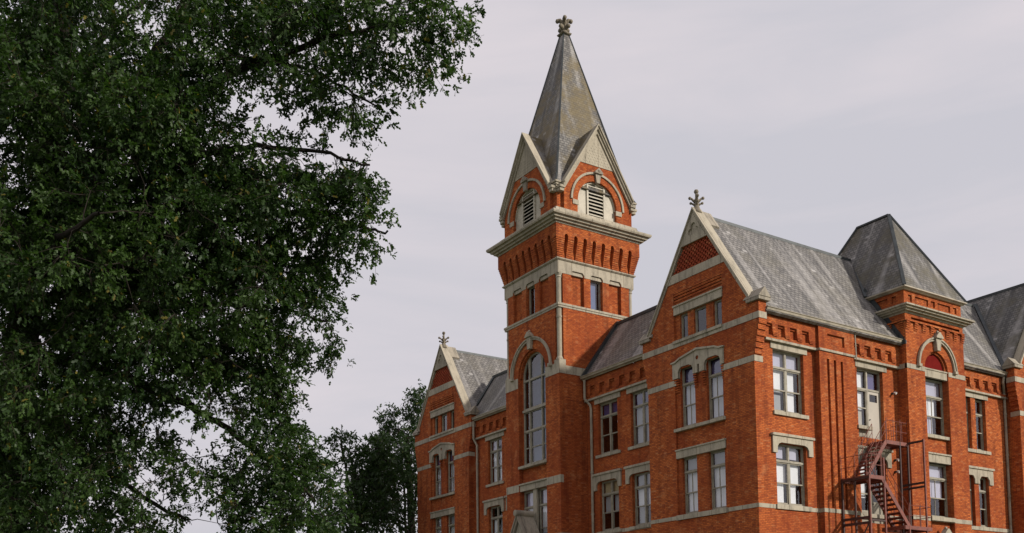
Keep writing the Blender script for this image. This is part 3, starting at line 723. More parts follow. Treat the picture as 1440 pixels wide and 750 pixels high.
# the tall arched stair window
def tall_window():
    F = FT; fb, ff = -.40, -.30; m = MB()
    outer = arched(TY, 1.30, 12.45, 17.86, 24); mu = .63
    holes = []
    for z0, z1 in ((12.56, 14.48), (14.62, 15.66), (15.95, 17.55)):
        for a, b_ in ((-1.20, -mu-.06), (-mu+.06, mu-.06), (mu+.06, 1.20)): holes.append(rect(TY+a, TY+b_, z0, z1))
    holes.append([(TY-mu+.06, 17.69), (TY+mu-.06, 17.69)]+[p for p in arc(TY, 17.86, 1.19, 0, 180, 40) if abs(p[0]-TY) < mu-.07])
    holes.append([(TY+mu+.06, 17.69), (TY+1.18, 17.69)]+[p for p in arc(TY, 17.86, 1.19, 0, 180, 40) if p[0]-TY > mu+.07])
    holes.append([(TY-1.18, 17.69), (TY-mu-.06, 17.69)]+[p for p in arc(TY, 17.86, 1.19, 0, 180, 40) if p[0]-TY < -mu-.07])
    m.plate(F, outer, holes, fb, ff); m.box(F, TY-1.3, TY+1.3, 15.72, 15.86, ff, ff+.10); m.box(F, TY-1.25, TY+1.25, 14.50, 14.60, ff, ff+.03); m.box(F, TY-1.25, TY+1.25, 17.58, 17.67, ff, ff+.03)
    for sgn in (-1, 1): m.box(F, TY+sgn*mu-.04, TY+sgn*mu+.04, 12.5, 18.8, ff, ff+.022)
    w = part('window', m, TRIM, HALL)
    s_ = MB()
    for a, b_ in ((-1.20, -mu-.06), (-mu+.06, mu-.06), (mu+.06, 1.20)): s_.plate(F, rect(TY+a, TY+b_, 12.56, 14.48), [rect(TY+a+.04, TY+b_-.04, 12.62, 13.50), rect(TY+a+.04, TY+b_-.04, 13.56, 14.44)], fb+.02, ff-.02)
    part('sash', s_, TRIM, w)
    g_ = MB(); ag = arched(TY, 1.22, 12.5, 17.86); g_.add([F(a, b_, fb+.03) for a, b_ in ag], [tuple(range(len(ag)))]); part('glass_pane', g_, GLASSB, w)
    b_ = MB(); b_.box(F, TY-.5, TY+.5, 12.6, 13.5, fb-.1, fb-.095); part('blind_or_tone_sheet', b_, GREY, w)
    c_ = MB(); c_.plate(F, arched(TY, 1.25, 12.5, 17.86), [], fb-.62, fb-.6); part('reflection_sheet', c_, plain('reflection_tone', (.20, .24, .29), .9), w)  # blue-grey reflection of the tall glass, painted on a sheet behind it
tall_window()
for a, b_ in ((TY-1.38, TY-.19), (TY+.19, TY+1.38)): window(FT, a, b_, 7.2, 10.93, 1, 9.95, False, .33, 'n', ((.2, .95, .3, .72, BLIND), (.1, .95, .76, .97, LAVB)))
for F, c, sh in ((FT, TY, ()), (FR, TX, ((.05, .75, .0, 1, LAVB),))): window(F, c-.45, c+.45, 21.36, 23.2, 1, None, False, .22, shades=sh, attic=True)
# corbel table
ct = MB(); NC = 10; zc0, zc1 = 24.01, 25.14; pr = .27; sp = (2*TH)/8.3
for k in range(NC):
    z0 = zc0+(zc1-zc0)*k/NC; z1 = z0+(zc1-zc0)/NC; e = .03+pr*(k+1)/NC
    for zz0, zz1, ee in ((z0, z0+(z1-z0)*.45, e-.03), (z0+(z1-z0)*.45, z1, e)):
        for F, c in ((FT, TY), (FR, TX)):
            for i in range(1, 8):
                u = c+(i-4)*sp; ct.box(F, u-sp/2+.125, u+sp/2-.125, zz0, zz1, -.05, ee)
        q = TH-4*sp+sp/2-.125-.0
        for sx, sy in ((-1, -1), (1, -1), (-1, 1), (1, 1)):
            xa = TX+sx*(TH+ee); xb = TX+sx*(3.5*sp+.125); ya = TY+sy*(TH+ee); yb = TY+sy*(3.5*sp+.125)
            ct.box(ident, min(xa, xb), max(xa, xb), zz0, zz1, min(ya, yb), max(ya, yb))
H2 = TH+pr+.03
ct.box(ident, TX-TH+.02, TX+TH-.02, 23.9, 26.3, TY-TH+.02, TY+TH-.02)
for F, c, hh in ((FX(TX-H2), TY, H2), (FY(TY-H2), TX, H2-.3), (lambda u, v, w: (TX+H2+w, u, v), TY, H2), (lambda u, v, w: (u, TY+H2+w, v), TX, H2-.3)):
    P_ = [(c-hh, 25.14)]
    for i in range(8):
        u = c+(i-3.5)*sp; P_ += [(u-.125, 25.14)]+arc(u, 25.24, .125, 180, 0, 6)+[(u+.125, 25.14)]
    P_ += [(c+hh, 25.14), (c+hh, 25.92), (c-hh, 25.92)]
    ct.plate(F, P_, [], -.3, 0)
part('corbel_table', ct, BRICK, HALL)
co = MB()
co.sweep_box(TX, TY, (H2, H2), [(-.5, 25.90), (.04, 25.90), (.06, 25.99), (.19, 26.0), (.22, 26.10), (.34, 26.12), (.37, 26.23), (.50, 26.25), (.54, 26.33), (.54, 26.42), (.42, 26.48), (-.02, 26.62), (-.10, 26.92), (-.5, 26.92)])
part('cornice', co, STONE, HALL)
# belfry stage
HB = 2.95
for sx in (-1, 1):
    for sy in (-1, 1):
        b1 = MB(); xa, xb, ya, yb = TX+sx*2.25, TX+sx*(HB-.16), TY+sy*2.25, TY+sy*(HB-.16)
        b1.box(ident, min(xa, xb), max(xa, xb), 26.3, 28.35, min(ya, yb), max(ya, yb)); part('belfry_pier', b1, BRICK, HALL)
        e1 = MB()
        for e, p, q in ((.04, 28.06, 28.18), (.12, 28.18, 28.28), (.18, 28.28, 28.40), (.24, 28.40, 28.50)):
            xa, xb, ya, yb = TX+sx*2.30, TX+sx*(HB-.16+e), TY+sy*2.30, TY+sy*(HB-.16+e)
            e1.box(ident, min(xa, xb), max(xa, xb), p, q, min(ya, yb), max(ya, yb))
        part('eaves_cornice', e1, STONE, HALL)
b1 = MB(); b1.box(ident, TX-2.2, TX+2.2, 26.3, 28.6, TY-2.2, TY+2.2); part('belfry_dark_box', b1, DARK, HALL)  # box painted dark for the shade inside the belfry
BH = 2.42; GZ0, GZ1 = 28.15, 32.05
LB = []
for F, c in ((FX(TX-HB-.05), TY), (FY(TY-HB-.05), TX), (lambda u, v, w: (TX+HB+.05+w, u, v), TY), (lambda u, v, w: (u, TY+HB+.05+w, v), TX)):
    gw = MB(); cz = 27.62; sl_ = (GZ1-GZ0)/BH
    gw.plate(F, [(c-BH, 26.8), (c+BH, 26.8), (c+BH, GZ0), (c, GZ1), (c-BH, GZ0)], [arched(c, 1.45, 26.9, cz)], -.35, 0)
    gw.plate(F, arc(c, cz, 1.80, 0, 180, 24)+arc(c, cz, 1.45, 180, 0, 24), [], -.34, .03)
    part('belfry_wall', gw, BRICK, HALL)
    ks = MB(); ks.plate(F, arc(c, cz, 1.98, 0, 180, 28)+arc(c, cz, 1.85, 180, 0, 28), [], .001, .10)
    for sg in (-1, 1): ks.box(F, c+sg*1.6-.22, c+sg*1.6+.22, cz-.28, cz-.0, .001, .05)
    part('hood_mould', ks, STONE, HALL)
    ky = MB(); ky.plate(F, [(c-.12, 28.95), (c+.12, 28.95), (c+.2, 29.50), (c-.2, 29.50)], [], .002, .16)
    ky.plate(F, [(c-.28, 29.50), (c+.28, 29.50), (c+.28, 29.60), (c, 29.85), (c-.28, 29.60)], [], 0, .26); ky.ball(F(c, 29.66, .2), .13); part('keystone', ky, STONEG, HALL)
    z3 = 30.02; hw = BH*(GZ1-z3)/(GZ1-GZ0)
    ty_ = MB(); ty_.plate(F, [(c-hw, z3), (c+hw, z3), (c, GZ1)], [], .001, .035)
    for i in range(-9, 10):
        for d in (-1, 1):
            pass
    z = z3+.12
    while z < GZ1-.6:
        h_ = BH*(GZ1-z)/(GZ1-GZ0)-.16; n_ = int(2*h_/.2)
        for i in range(n_): u = c-h_+(i+.5)*2*h_/n_; ty_.plate(F, [(u-.075, z+.07), (u, z), (u+.075, z+.07), (u, z+.14)], [], .034, .046)
        z += .17
    part('apex_stone', ty_, STONE, HALL)
    cpg = MB()
    for (d0, d1, w1) in ((-.02, .24, .12), (.24, .42, .22), (.42, .52, .30)):
        e = .14; P_ = [(c-BH-e, GZ0-e*sl_+d0), (c, GZ1+d0), (c+BH+e, GZ0-e*sl_+d0), (c+BH+e+.04, GZ0-e*sl_+d1), (c, GZ1+d1), (c-BH-e-.04, GZ0-e*sl_+d1)]
        cpg.plate(F, P_, [], -.2, w1)
    for sg in (-1, 1):
        u = c+sg*(BH+.22); cpg.box(F, u-.16, u+.13, GZ0-.26, GZ0-.08, -.2, .13); cpg.box(F, u-.2, u+.17, GZ0-.08, GZ0+.06, -.2, .20)
    part('coping', cpg, STONE, HALL)
    rf = MB(); P_ = [(c-BH-.12, GZ0+.26), (c, GZ1+.46), (c+BH+.12, GZ0+.26), (c, GZ1+.1)]
    rf.plate(F, [(c-BH-.12, GZ0+.26), (c, GZ1+.46), (c+BH+.12, GZ0+.26)], [], -2.4, -.199); part('gable_roof', rf, SLATES, HALL)
    bk = MB(); fb = -.2
    # belfry opening: painted side panels, louvred middle light
    bk.plate(F, arched(c, 1.44, 26.92, cz), [rect(c-.56, c+.56, 27.00, 28.92)], -.24, -.18)
    bk.plate(F, arc(c, cz, 1.449, 0, 180, 24)+arc(c, cz, 1.36, 180, 0, 24), [], -.20, -.12)
    for sg in (-1, 1): bk.box(F, c+sg*.62-.06, c+sg*.62+.06, 26.95, 28.90, -.2, -.10)
    pn = part('belfry_panel', bk, LOUV, HALL)
    lv = MB(); z = 27.03
    while z < 28.78:
        lv.add([F(c-.56, z, -.12), F(c+.56, z, -.12), F(c+.56, z+.05, -.12), F(c-.56, z+.05, -.12), F(c-.56, z+.17, -.33), F(c+.56, z+.17, -.33), F(c+.56, z+.22, -.33), F(c-.56, z+.22, -.33)],
               [(0, 1, 2, 3), (4, 7, 6, 5), (0, 4, 5, 1), (3, 2, 6, 7), (0, 3, 7, 4), (1, 5, 6, 2)]); z += .215
    part('louvre', lv, LOUV, pn)
    dk = MB(); dk.box(F, c-.6, c+.6, 26.95, 28.85, -.62, -.6); part('louvre_backing', dk, DARK, pn)  # dark sheet painted for the shade behind the louvres
# spire
spi = MB(); z0, zt = 28.52, 39.75; s0, s1 = 2.86, .20
prof = [(s0+.1, z0-.02), (s0-.18, z0+.55), (s1, zt)]
vs_ = [(TX+sx*h, TY+sy*h, z) for h, z in prof for sx, sy in ((-1, -1), (1, -1), (1, 1), (-1, 1))]
fs = [(0, 3, 2, 1), (8, 9, 10, 11)]+[(r_*4+i, r_*4+(i+1) % 4, r_*4+4+(i+1) % 4, r_*4+4+i) for r_ in range(2) for i in range(4)]
spi.add(vs_, fs); sp_o = part('spire', spi, SLATES, HALL)
hp = MB()
for sx, sy in ((-1, -1), (1, -1), (1, 1), (-1, 1)): hp.tube([(TX+sx*h, TY+sy*h, z) for h, z in prof], [.065, .065, .045], 6)
part('hip_flashing', hp, LEAD, sp_o)
fc = MB(); fc.sweep_box(TX, TY, (.20, .20), [(-.2, zt-.02), (.10, zt-.02), (.14, zt+.08), (.02, zt+.16), (-.2, zt+.16)])
fc.box(ident, TX-.2, TX+.2, zt, zt+.16, TY-.2, TY+.2)
fc.tube([(TX, TY, zt+h) for h in (.1, .25, .6, .85)], [.24, .20, .17, .20], 8)
for k in range(4):
    t_ = k*PI/2+PI/4+.25; dx, dy = math.cos(t_), math.sin(t_)
    fc.tube([(TX+dx*r_, TY+dy*r_, zt+h) for r_, h in ((.05, .55), (.16, .85), (.28, 1.0), (.40, .98))], [.13, .13, .13, .10], 7); fc.ball((TX+dx*.42, TY+dy*.42, zt+.93), .14)
    t_ += PI/4; dx, dy = math.cos(t_), math.sin(t_)
    fc.tube([(TX+dx*r_, TY+dy*r_, zt+h) for r_, h in ((.05, .25), (.2, .5), (.32, .55), (.36, .5))], [.12, .12, .11, .09], 7); fc.ball((TX+dx*.36, TY+dy*.36, zt+.48), .13)
fc.tube([(TX, TY, zt+h) for h in (.8, .95, 1.15, 1.3)], [.10, .12, .11, .05], 7)
part('finial', fc, STONEF, HALL, True)
# porch gable in front of the tower
FP = FX(-1.95)
pg = MB(); pg.plate(FP, [(TY-2.2, 0), (TY+2.2, 0), (TY+2.2, 5.2), (TY, 9.0), (TY-2.2, 5.2)], [arched(TY, 1.3, 0.05, 3.4)], -.4, 0)
pg.box(ident, -1.55, -1.0, 0, 5.0, TY-2.2, TY-1.9); pg.box(ident, -1.55, -1.0, 0, 5.0, TY+1.9, TY+2.2)
po = part('porch', pg, STONE, HALL)
pc = MB(); pc.plate(FP, [(TY-2.45, 4.8), (TY, 9.02), (TY+2.45, 4.8), (TY+2.45, 5.2), (TY, 9.38), (TY-2.45, 5.2)], [], -.98, .14)
pc.plate(FP, [(TY-2.45, 5.1), (TY, 9.28), (TY+2.45, 5.1), (TY+2.45, 5.25), (TY, 9.44), (TY-2.45, 5.25)], [], -.3, .22); part('porch_roof', pc, STONEG, po)
pr_ = MB(); pr_.tube([(-2.25, TY, 9.42), (-1.0, TY, 9.42)], .19, 14); pr_.tube([(-2.28, TY, 9.42), (-2.24, TY, 9.42)], [.12, .19], 14); part('ridge_roll', pr_, STONEG, po)

# ---- E: pavilion on the side front
EX0, EX1, EY = 10.45, 15.42, -.60; EC = (EX0+EX1)/2; FE = FY(EY)
m = MB()
# outer skin with the tall arched recess
P_ = [(EX0, 0), (EC-1.0, 0), (EC-1.0, 15.9)]+arc(EC, 15.9, 1.0, 180, 0, 20)+[(EC+1.0, 0), (EX1, 0), (EX1, 18.60), (EX0, 18.60)]
hl = [rect(10.96, 15.12, 18.32, 18.44)]
m.plate(FE, P_, hl, -.22, 0)
m.plate(FE, rect(EX0+.01, EX1-.01, 0, 18.6), [rect(EC-.98, EC+.98, 12.46, 15.50), rect(EC-.98, EC+.98, 8.12, 11.0)], -.55, -.2205)
m.box(FX(EX0), EY+.221, 7, 0, 18.6, -.3, 0); m.box(ident, EX1-.3, EX1, 0, 18.6, EY+.001, 6.5)
# corbel row
m.box(FE, EX0-.02, EX1+.02, 18.16, 18.24, -.02, .10); m.box(FX(EX0), EY-.10, 1.6, 18.16, 18.24, -.02, .10)
for i in range(8):
    u = EX0+.02+i*.675
    for k in range(4): m.box(FE, u, u+.28, 17.74+k*.105, 17.80+k*.105, -.02, .03+k*.022); m.box(FE, u, u+.22, 17.80+k*.105, 17.845+k*.105, -.02, .015+k*.022)
    if i < 4:
        for k in range(4): m.box(FX(EX0), EY+.1+i*.675, EY+.38+i*.675, 17.74+k*.105, 17.80+k*.105, -.02, .03+k*.022)
# attic stage
AX0, AX1 = EX0-.0, EX1-.06
m.plate(FE, rect(AX0, AX1, 18.9, 19.82), [rect(10.80, 11.12, 19.25, 19.60), rect(11.38, 12.50, 19.25, 19.60), rect(12.74, 13.08, 19.25, 19.60), rect(13.32, 14.42, 19.25, 19.60), rect(14.68, 14.98, 19.25, 19.60)], -.10, -.02)
m.box(FE, AX0+.01, AX1-.01, 18.5, 19.82, -.5, -.101)
m.plate(FX(AX0), rect(EY+.021, 5.5, 18.9, 19.82), [rect(-.2, .15, 19.25, 19.6), rect(.4, 1.5, 19.25, 19.6), rect(1.8, 2.1, 19.25, 19.6)], -.10, -.002); m.box(FX(AX0), EY+.1, 6.5, 18.5, 19.82, -.4, -.101)
m.box(ident, AX1-.3, AX1-.001, 18.6, 19.82, EY+.1, 6.5)
part('brick_wall', m, BRICK, HALL)
cc = MB(); ECY = (EY+6.45)/2
cc.sweep_box(EC, ECY, ((EX1-EX0)/2, (6.45-EY)/2), [(-.4, 18.58), (.03, 18.58), (.06, 18.66), (.20, 18.67), (.22, 18.74), (.34, 18.76), (.36, 18.84), (.46, 18.85), (.46, 18.93), (.30, 18.98), (-.02, 19.12), (-.4, 19.12)])
part('cornice', cc, STONE, HALL)
ev = MB(); ev.sweep_box(EC-.03, ECY, ((AX1-AX0)/2, (6.45-EY)/2), [(-.3, 19.80), (.10, 19.80), (.16, 19.86), (.24, 19.88), (.24, 19.95), (-.3, 20.0)]); part('gutter', ev, GUT, HALL)
er = MB(); x0, x1, y0, y1, z0 = AX0-.22, AX1+.22, EY-.20, 6.65, 19.95
er.add([(x0, y0, z0), (x1, y0, z0), (x1, y1, z0), (x0, y1, z0), (EC-.03, 1.87, 25.22), (EC-.03, 3.98, 25.22)], [(0, 1, 4), (1, 2, 5, 4), (2, 3, 5), (3, 0, 4, 5), (0, 3, 2, 1)])
eo = part('roof', er, SLATEE, HALL)
eh = MB()
for a, b_ in (((x0, y0, z0), (EC-.03, 1.87, 25.24)), ((x1, y0, z0), (EC-.03, 1.87, 25.24)), ((x1, y1, z0), (EC-.03, 3.98, 25.24)), ((x0, y1, z0), (EC-.03, 3.98, 25.24)), ((EC-.03, 1.87, 25.24), (EC-.03, 3.98, 25.24))): eh.bar(a, b_, .17, .10)
part('hip_flashing', eh, LEAD, eo)
fl_ = MB()                                      # stepped lead where the main slope meets the pavilion wall
fl_.plate(FX(EX0), [(-.62, 16.95), (-.62, 17.12), (1.75, 20.6), (1.95, 20.3), (-.35, 16.95)], [], -.02, .035)
for y, z in ((-.35, 17.25), (-.1, 17.4), (.15, 17.8), (.9, 18.95), (1.5, 19.8)): fl_.box(FX(EX0), y-.12, y+.12, z-.13, z+.13, -.02, .07)
part('flashing', fl_, LEAD, HALL)
fl2 = MB(); fl2.bar((EX0-.26, 1.55, 19.98), (12.0, 3.75, 23.1), .16, .12); part('flashing', fl2, LEAD, HALL)
s_ = MB()
for a, b_ in ((EX0-.02, EC-1.02), (EC+1.02, EX1+.02)): s_.box(FE, a, b_, 15.70, 15.95, -.1, .02)
s_.box(FX(EX0), EY-.019, 0, 15.701, 15.949, -.1, .02)
s_.box(FE, EX0-.02, EX1+.02, 7.90, 8.12, -.1, .02); s_.box(FX(EX0), EY-.019, 0, 7.901, 8.119, -.1, .02)
s_.box(FE, EC-1.04, EC+1.0, 7.93, 8.14, -.30, .09); s_.box(FE, EC-1.0, EC+.99, 12.30, 12.46, -.4, -.06)
part('string_course', s_, STONE, HALL)
l_ = MB(); l_.box(FE, EC-.99, EC+.99, 15.50, 15.88, -.45, -.06); l_.box(FE, EC-.99, EC+.99, 15.88, 15.95, -.3, -.02); l_.box(FE, EC-.99, EC+.99, 11.0, 11.42, -.45, -.06); l_.box(FE, EC-.995, EC+.995, 11.42, 11.50, -.3, -.0)
part('lintel', l_, STONE, HALL)
lu = MB(); lu.plate(FE, arc(EC, 15.94, .86, 0, 180, 20), [], -.22, -.19); lt = part('lunette', lu, LUNET, HALL)
lr = MB(); lr.plate(FE, arc(EC, 15.94, 1.0, 0, 180, 20)+arc(EC, 15.94, .86, 180, 0, 20), [], -.221, -.10); part('arch_ring', lr, BRICK, HALL)
hm = MB(); hm.plate(FE, arc(EC, 15.96, 1.63, 0, 180, 30)+arc(EC, 15.96, 1.47, 180, 0, 30), [], .001, .10); hm.plate(FE, arc(EC, 15.96, 1.66, 1, 179, 30)+arc(EC, 15.96, 1.58, 179, 1, 30), [], .10, .15)
for sg in (-1, 1): hm.box(FE, EC+sg*1.55-.12, EC+sg*1.55+.12, 15.88, 16.02, .001, .17)
part('hood_mould', hm, STONE, HALL)
keystone(FE, EC+.02, 16.92, 17.90); 
hm = MB(); hm.plate(FE, arc(EC, 5.4, 1.63, 0, 180, 30)+arc(EC, 5.4, 1.47, 180, 0, 30), [], .001, .10); part('hood_mould', hm, STONE, HALL); keystone(FE, EC+.02, 6.7, 7.55)
window(FE, EC-.98, EC+.98, 12.46, 15.50, 1, 14.55, True, .36, 'n', ((.03, .97, .72, .98, LAVB), (.03, .72, .36, .70, BLIND), (.03, .62, .0, .36, LAVB)))
window(FE, EC-.98, EC+.98, 8.14, 11.0, 1, 10.22, True, .36, 'n', ((.03, .97, .75, .97, LAVB), (.03, .9, .39, .72, LAVB)))  # upper sash: reflection painted as a pale sheet

# ---- F: range between pavilion and right wing on y = .87
FF = FY(.87)
fw_ = [(17.25, 18.18), (18.62, 19.60)]
m = MB(); m.plate(FF, rect(15.3, 21.7, 0, 16.98), [rect(a, b_, 12.5, 15.46) for a, b_ in fw_]+[rect(a, b_, 8.14, 11.0) for a, b_ in fw_], -.42, 0); part('brick_wall', m, BRICK, HALL)
part('corbel_frieze', frieze(FF, 15.42, 21.6, [15.75+.87*i for i in range(7)], .48), BRICK, HALL)
s_ = MB(); s_.box(FF, 15.42, 21.6, 15.74, 15.84, -.02, .18); s_.box(FF, 15.42, 17.0, 7.95, 8.12, -.02, .02); s_.box(FF, 17.0, 21.6, 7.93, 8.135, -.1, .05); s_.box(FF, 17.0, 19.86, 12.31, 12.49, -.12, .08); part('string_course', s_, STONE, HALL)
l_ = MB(); l_.box(FF, 17.0, 19.82, 15.46, 15.739, -.2, .05); part('lintel', l_, STONE, HALL)
hd = MB(); H = [(16.95, 10.55), (17.25, 10.55), (17.25, 10.8), (17.42, 11.0), (18.02, 11.0), (18.18, 10.8), (18.18, 10.55), (18.62, 10.55), (18.62, 10.8), (18.80, 11.0), (19.42, 11.0), (19.6, 10.8), (19.6, 10.55), (19.95, 10.55), (19.95, 11.38), (16.95, 11.38)]
hd.plate(FF, H, [], .002, .08); hd.box(FF, 16.88, 20.02, 11.38, 11.50, .002, .15); part('hood_mould', hd, STONE, HALL)
window(FF, 17.25, 18.18, 12.5, 15.46, 1, 14.6, False, .2, 'n', ((.05, .5, .0, .7, BLIND),))
window(FF, 18.62, 19.60, 12.5, 15.46, 1, 14.6, False, .2, 'n', ((.05, .62, .36, .7, BLIND), (.05, .55, .74, .97, BLIND)))
window(FF, 17.25, 18.18, 8.14, 11.0, 1, 10.2, False, .2, 'n', ())
window(FF, 18.62, 19.60, 8.14, 11.0, 1, 10.2, False, .2, 'n', ((.05, .8, .75, .97, GREY),))
gutter((15.42, .64, 17.20), (21.55, .64, 17.20), (0, -1, 0))
m = MB(); FQ = lambda u, v, w: (w, u, v)
m.plate(FQ, [(.42, 17.05), (4.50, 22.95), (8.6, 17.05), (8.45, 16.95), (4.50, 22.65), (.57, 16.95)], [], 12.0, 25.5); o = part('roof', m, SLATE, HALL)
c = MB(); c.box(FQ, 4.42, 4.58, 22.86, 23.02, 12.0, 24.6); part('ridge_cap', c, LEAD, o)
v = MB()
a_ = Vector((OG-.30, .55, 17.3)); b_2 = Vector((OG+3.35, 4.5, 23.1)); v.bar(a_, b_2, .20, .12); part('flashing', v, LEAD, HALL)
spout([(21.05, .55, 16.95), (21.05, .60, 16.6), (21.42, .78, 16.1), (21.42, .78, 0)])
# shells that close the building at the back
m = MB(); m.box(ident, .05, 11, 0, 17, 7.0, 7.39); m.box(ident, 11, 29, 0, 17, 8.2, 8.6); m.box(ident, 28.6, 28.99, 0, 17, .1, 14); m.box(ident, .871, 12, 0, 17, OD, OD+.4); m.box(ident, .5, 12, 0, 17, OD+7.0, OD+7.37)
m.box(ident, 5.6, 6, 0, 17, 7.4, OD); m.box(ident, 11.7, 12, 0, 17, OD+.4, OD+7); m.box(ident, OG, OG+.4, 0, 17, .421, .86); m.box(ident, OG+.02, OG+.4, 0, 17, 8.6, 14); m.box(ident, OG, 29, 0, 17, 13.7, 14)
for x in (11.7,): m.plate(FX(11.9), [(OD, 17), (OD+7.39, 17), (OD+3.695, 22.9)], [], -.3, 0)
part('brick_wall', m, BRICK, HALL)
# floors per storey and partitions, painted near-black for the shade indoors
fl = MB()
for z in (7.4, 11.7, 16.3):
    fl.box(ident, .6, 10.4, z, z+.1, .5, 6.9); fl.box(ident, 1.4, 5.5, z, z+.1, 7.5, 13.5); fl.box(ident, 11.0, 28.5, z, z+.1, 1.4, 8.1); fl.box(ident, 1.4, 5.5, z, z+.1, 20, 26); fl.box(ident, 1.0, 11.5, z, z+.1, OD+.5, OD+6.9)
for x, y0, y1 in ((3.2, .5, 6.9), (3.2, 7.5, 13.6), (3.2, 19.8, 26.2), (3.2, OD+.5, OD+6.9)): fl.box(ident, x, x+.1, 7.5, 16.3, y0, y1)
for y, x0, x1 in ((3.2, 3.4, 10.4), (3.2, 11, 15), (4.2, 15.5, 21.5)): fl.box(ident, x0, x1, 7.5, 16.3, y, y+.1)
part('inner_floor', fl, DARK, HALL)

# ------------------------------------------------------------------ fire escape
FEs = thing('fire_escape', 'rust red iron fire escape zigzagging down beside the brick pavilion', 'fire escape', (8.0, -1.0, 0))
def fe(name, mb, mat=IRON):
    mb.v = [(x-8.0, y+1.0, z) for x, y, z in mb.v]; return part(name, mb, mat, FEs)
yi, ym, yo = -.10, -1.02, -1.92
UL, ML, LL = 11.62, 9.55, 7.30
def platform(x0, x1, y0, y1, z):
    p = MB()
    for a, b_ in (((x0, y0), (x1, y0)), ((x0, y1), (x1, y1)), ((x0, y0), (x0, y1)), ((x1, y0), (x1, y1))): p.bar((*a, z-.09), (*b_, z-.09), .06, .18)
    n = int(abs(x1-x0)/.09)
    for i in range(n+1): x = x0+(x1-x0)*i/n; p.bar((x, y0, z-.02), (x, y1, z-.02), .035, .03)
    return fe('platform', p)
platform(7.95, 9.62, ym, yi, UL); platform(5.35, 6.5, yo, -.33, ML); platform(7.9, 10.0, yo, -.65, LL)
def flight(xa, za, xb, zb, y0, y1):
    s_ = MB()
    for y in (y0, y1): s_.bar((xa, y, za-.05), (xb, y, zb-.05), .045, .20)
    fe('stringer', s_)
    t_ = MB(); n = int(abs(za-zb)/.2)
    for i in range(1, n):
        x = xa+(xb-xa)*i/n; z = za+(zb-za)*i/n
        t_.box(ident, x-.13, x+.13, z-.02, z+.02, y0, y1); t_.box(ident, x+(.12 if xb > xa else -.13), x+(.13 if xb > xa else -.12), z-.07, z-.02, y0, y1)
    fe('tread', t_)
    for y in (y0, y1):
        r_ = MB(); dz = .95
        r_.tube([(xa, y, za+dz), (xb, y, zb+dz)], .017, 5); r_.tube([(xa, y, za+dz*.55), (xb, y, zb+dz*.55)], .015, 5)
        k = 4
        for i in range(k+1): x = xa+(xb-xa)*i/k; z = za+(zb-za)*i/k; r_.tube([(x, y, z-.05), (x, y, z+dz)], .017, 5)
        fe('railing', r_)
flight(7.95, UL, 6.35, ML+.12, ym, yi-.12); flight(6.25, ML, 8.25, LL+.0, yo, ym-.08)
def rail(pts, z, n):
    r_ = MB()
    for h in (.5, 1.0): r_.tube([(x, y, z+h) for x, y in pts], .017, 5)
    for i in range(len(pts)-1):
        for k in range(n+1):
            x = pts[i][0]+(pts[i+1][0]-pts[i][0])*k/n; y = pts[i][1]+(pts[i+1][1]-pts[i][1])*k/n
            r_.tube([(x, y, z-.1), (x, y, z+1.12)], .017, 5)
    fe('railing', r_)
rail([(8.0, ym), (9.62, ym), (9.62, yi)], UL, 3); rail([(6.3, yo), (5.35, yo), (5.35, -.35)], ML, 2); rail([(8.3, yo), (10.0, yo), (10.0, -.65)], LL, 2)
for x, y, z in ((5.35, yo, ML), (5.35, -1.1, ML), (5.35, -.38, ML), (6.45, yo, ML+.9), (6.45, ym, ML), (9.62, ym, UL), (9.0, ym, UL), (9.62, yo, UL+.05), (8.25, yo, LL)):
    p = MB(); p.bar((x, y, 0), (x, y, z), .075, .075); fe('post', p, IRON if y < -1.5 else IROND)
bm_ = MB()
for z in (UL-.08, UL-2.15, UL-2.35, LL-.1): bm_.bar((9.62, yo, z+.05), (9.62, yi-.5, z+.05), .08, .10)
for z in (7.55, 7.3, ML-.12): bm_.bar((5.35, yo-.02, z), (5.35, -.33, z), .08, .12)
bm_.bar((5.35, yo, 7.42), (6.45, yo, 7.42), .06, .08); bm_.bar((5.35, -.4, 5.0), (5.35, yo, 7.4), .05, .05); bm_.bar((6.45, ym, ML-.15), (8.2, ym, LL-.1), .05, .05)
fe('brace', bm_, IROND)

def lampthing(loc, label, dirn):
    t_ = thing('wall_lamp', label, 'wall lamp', loc, 'floodlights on the brick wall')
    b_ = MB(); b_.box(ident, -.05, .05, -.05, .05, -.10, 0); b_.tube([(0, -.1, 0), (0, -.17, .03)], .015, 5); part('bracket', b_, LEAD, t_)
    h_ = MB(); h_.tube([(0, -.13, .04), (0, -.24, -.02), (0, -.27, -.04)], [.03, .055, .06], 8); part('lamp_head', h_, LAMPW, t_)
lampthing((9.95, 0, 14.4), 'small white floodlight on the brick wall above the top landing, beside the pavilion', 0)
lampthing((9.95, 0, 10.95), 'upper of two small white floodlights under the top landing of the fire escape', 0)
lampthing((9.95, 0, 10.35), 'lower of two small white floodlights under the top landing of the fire escape', 0)

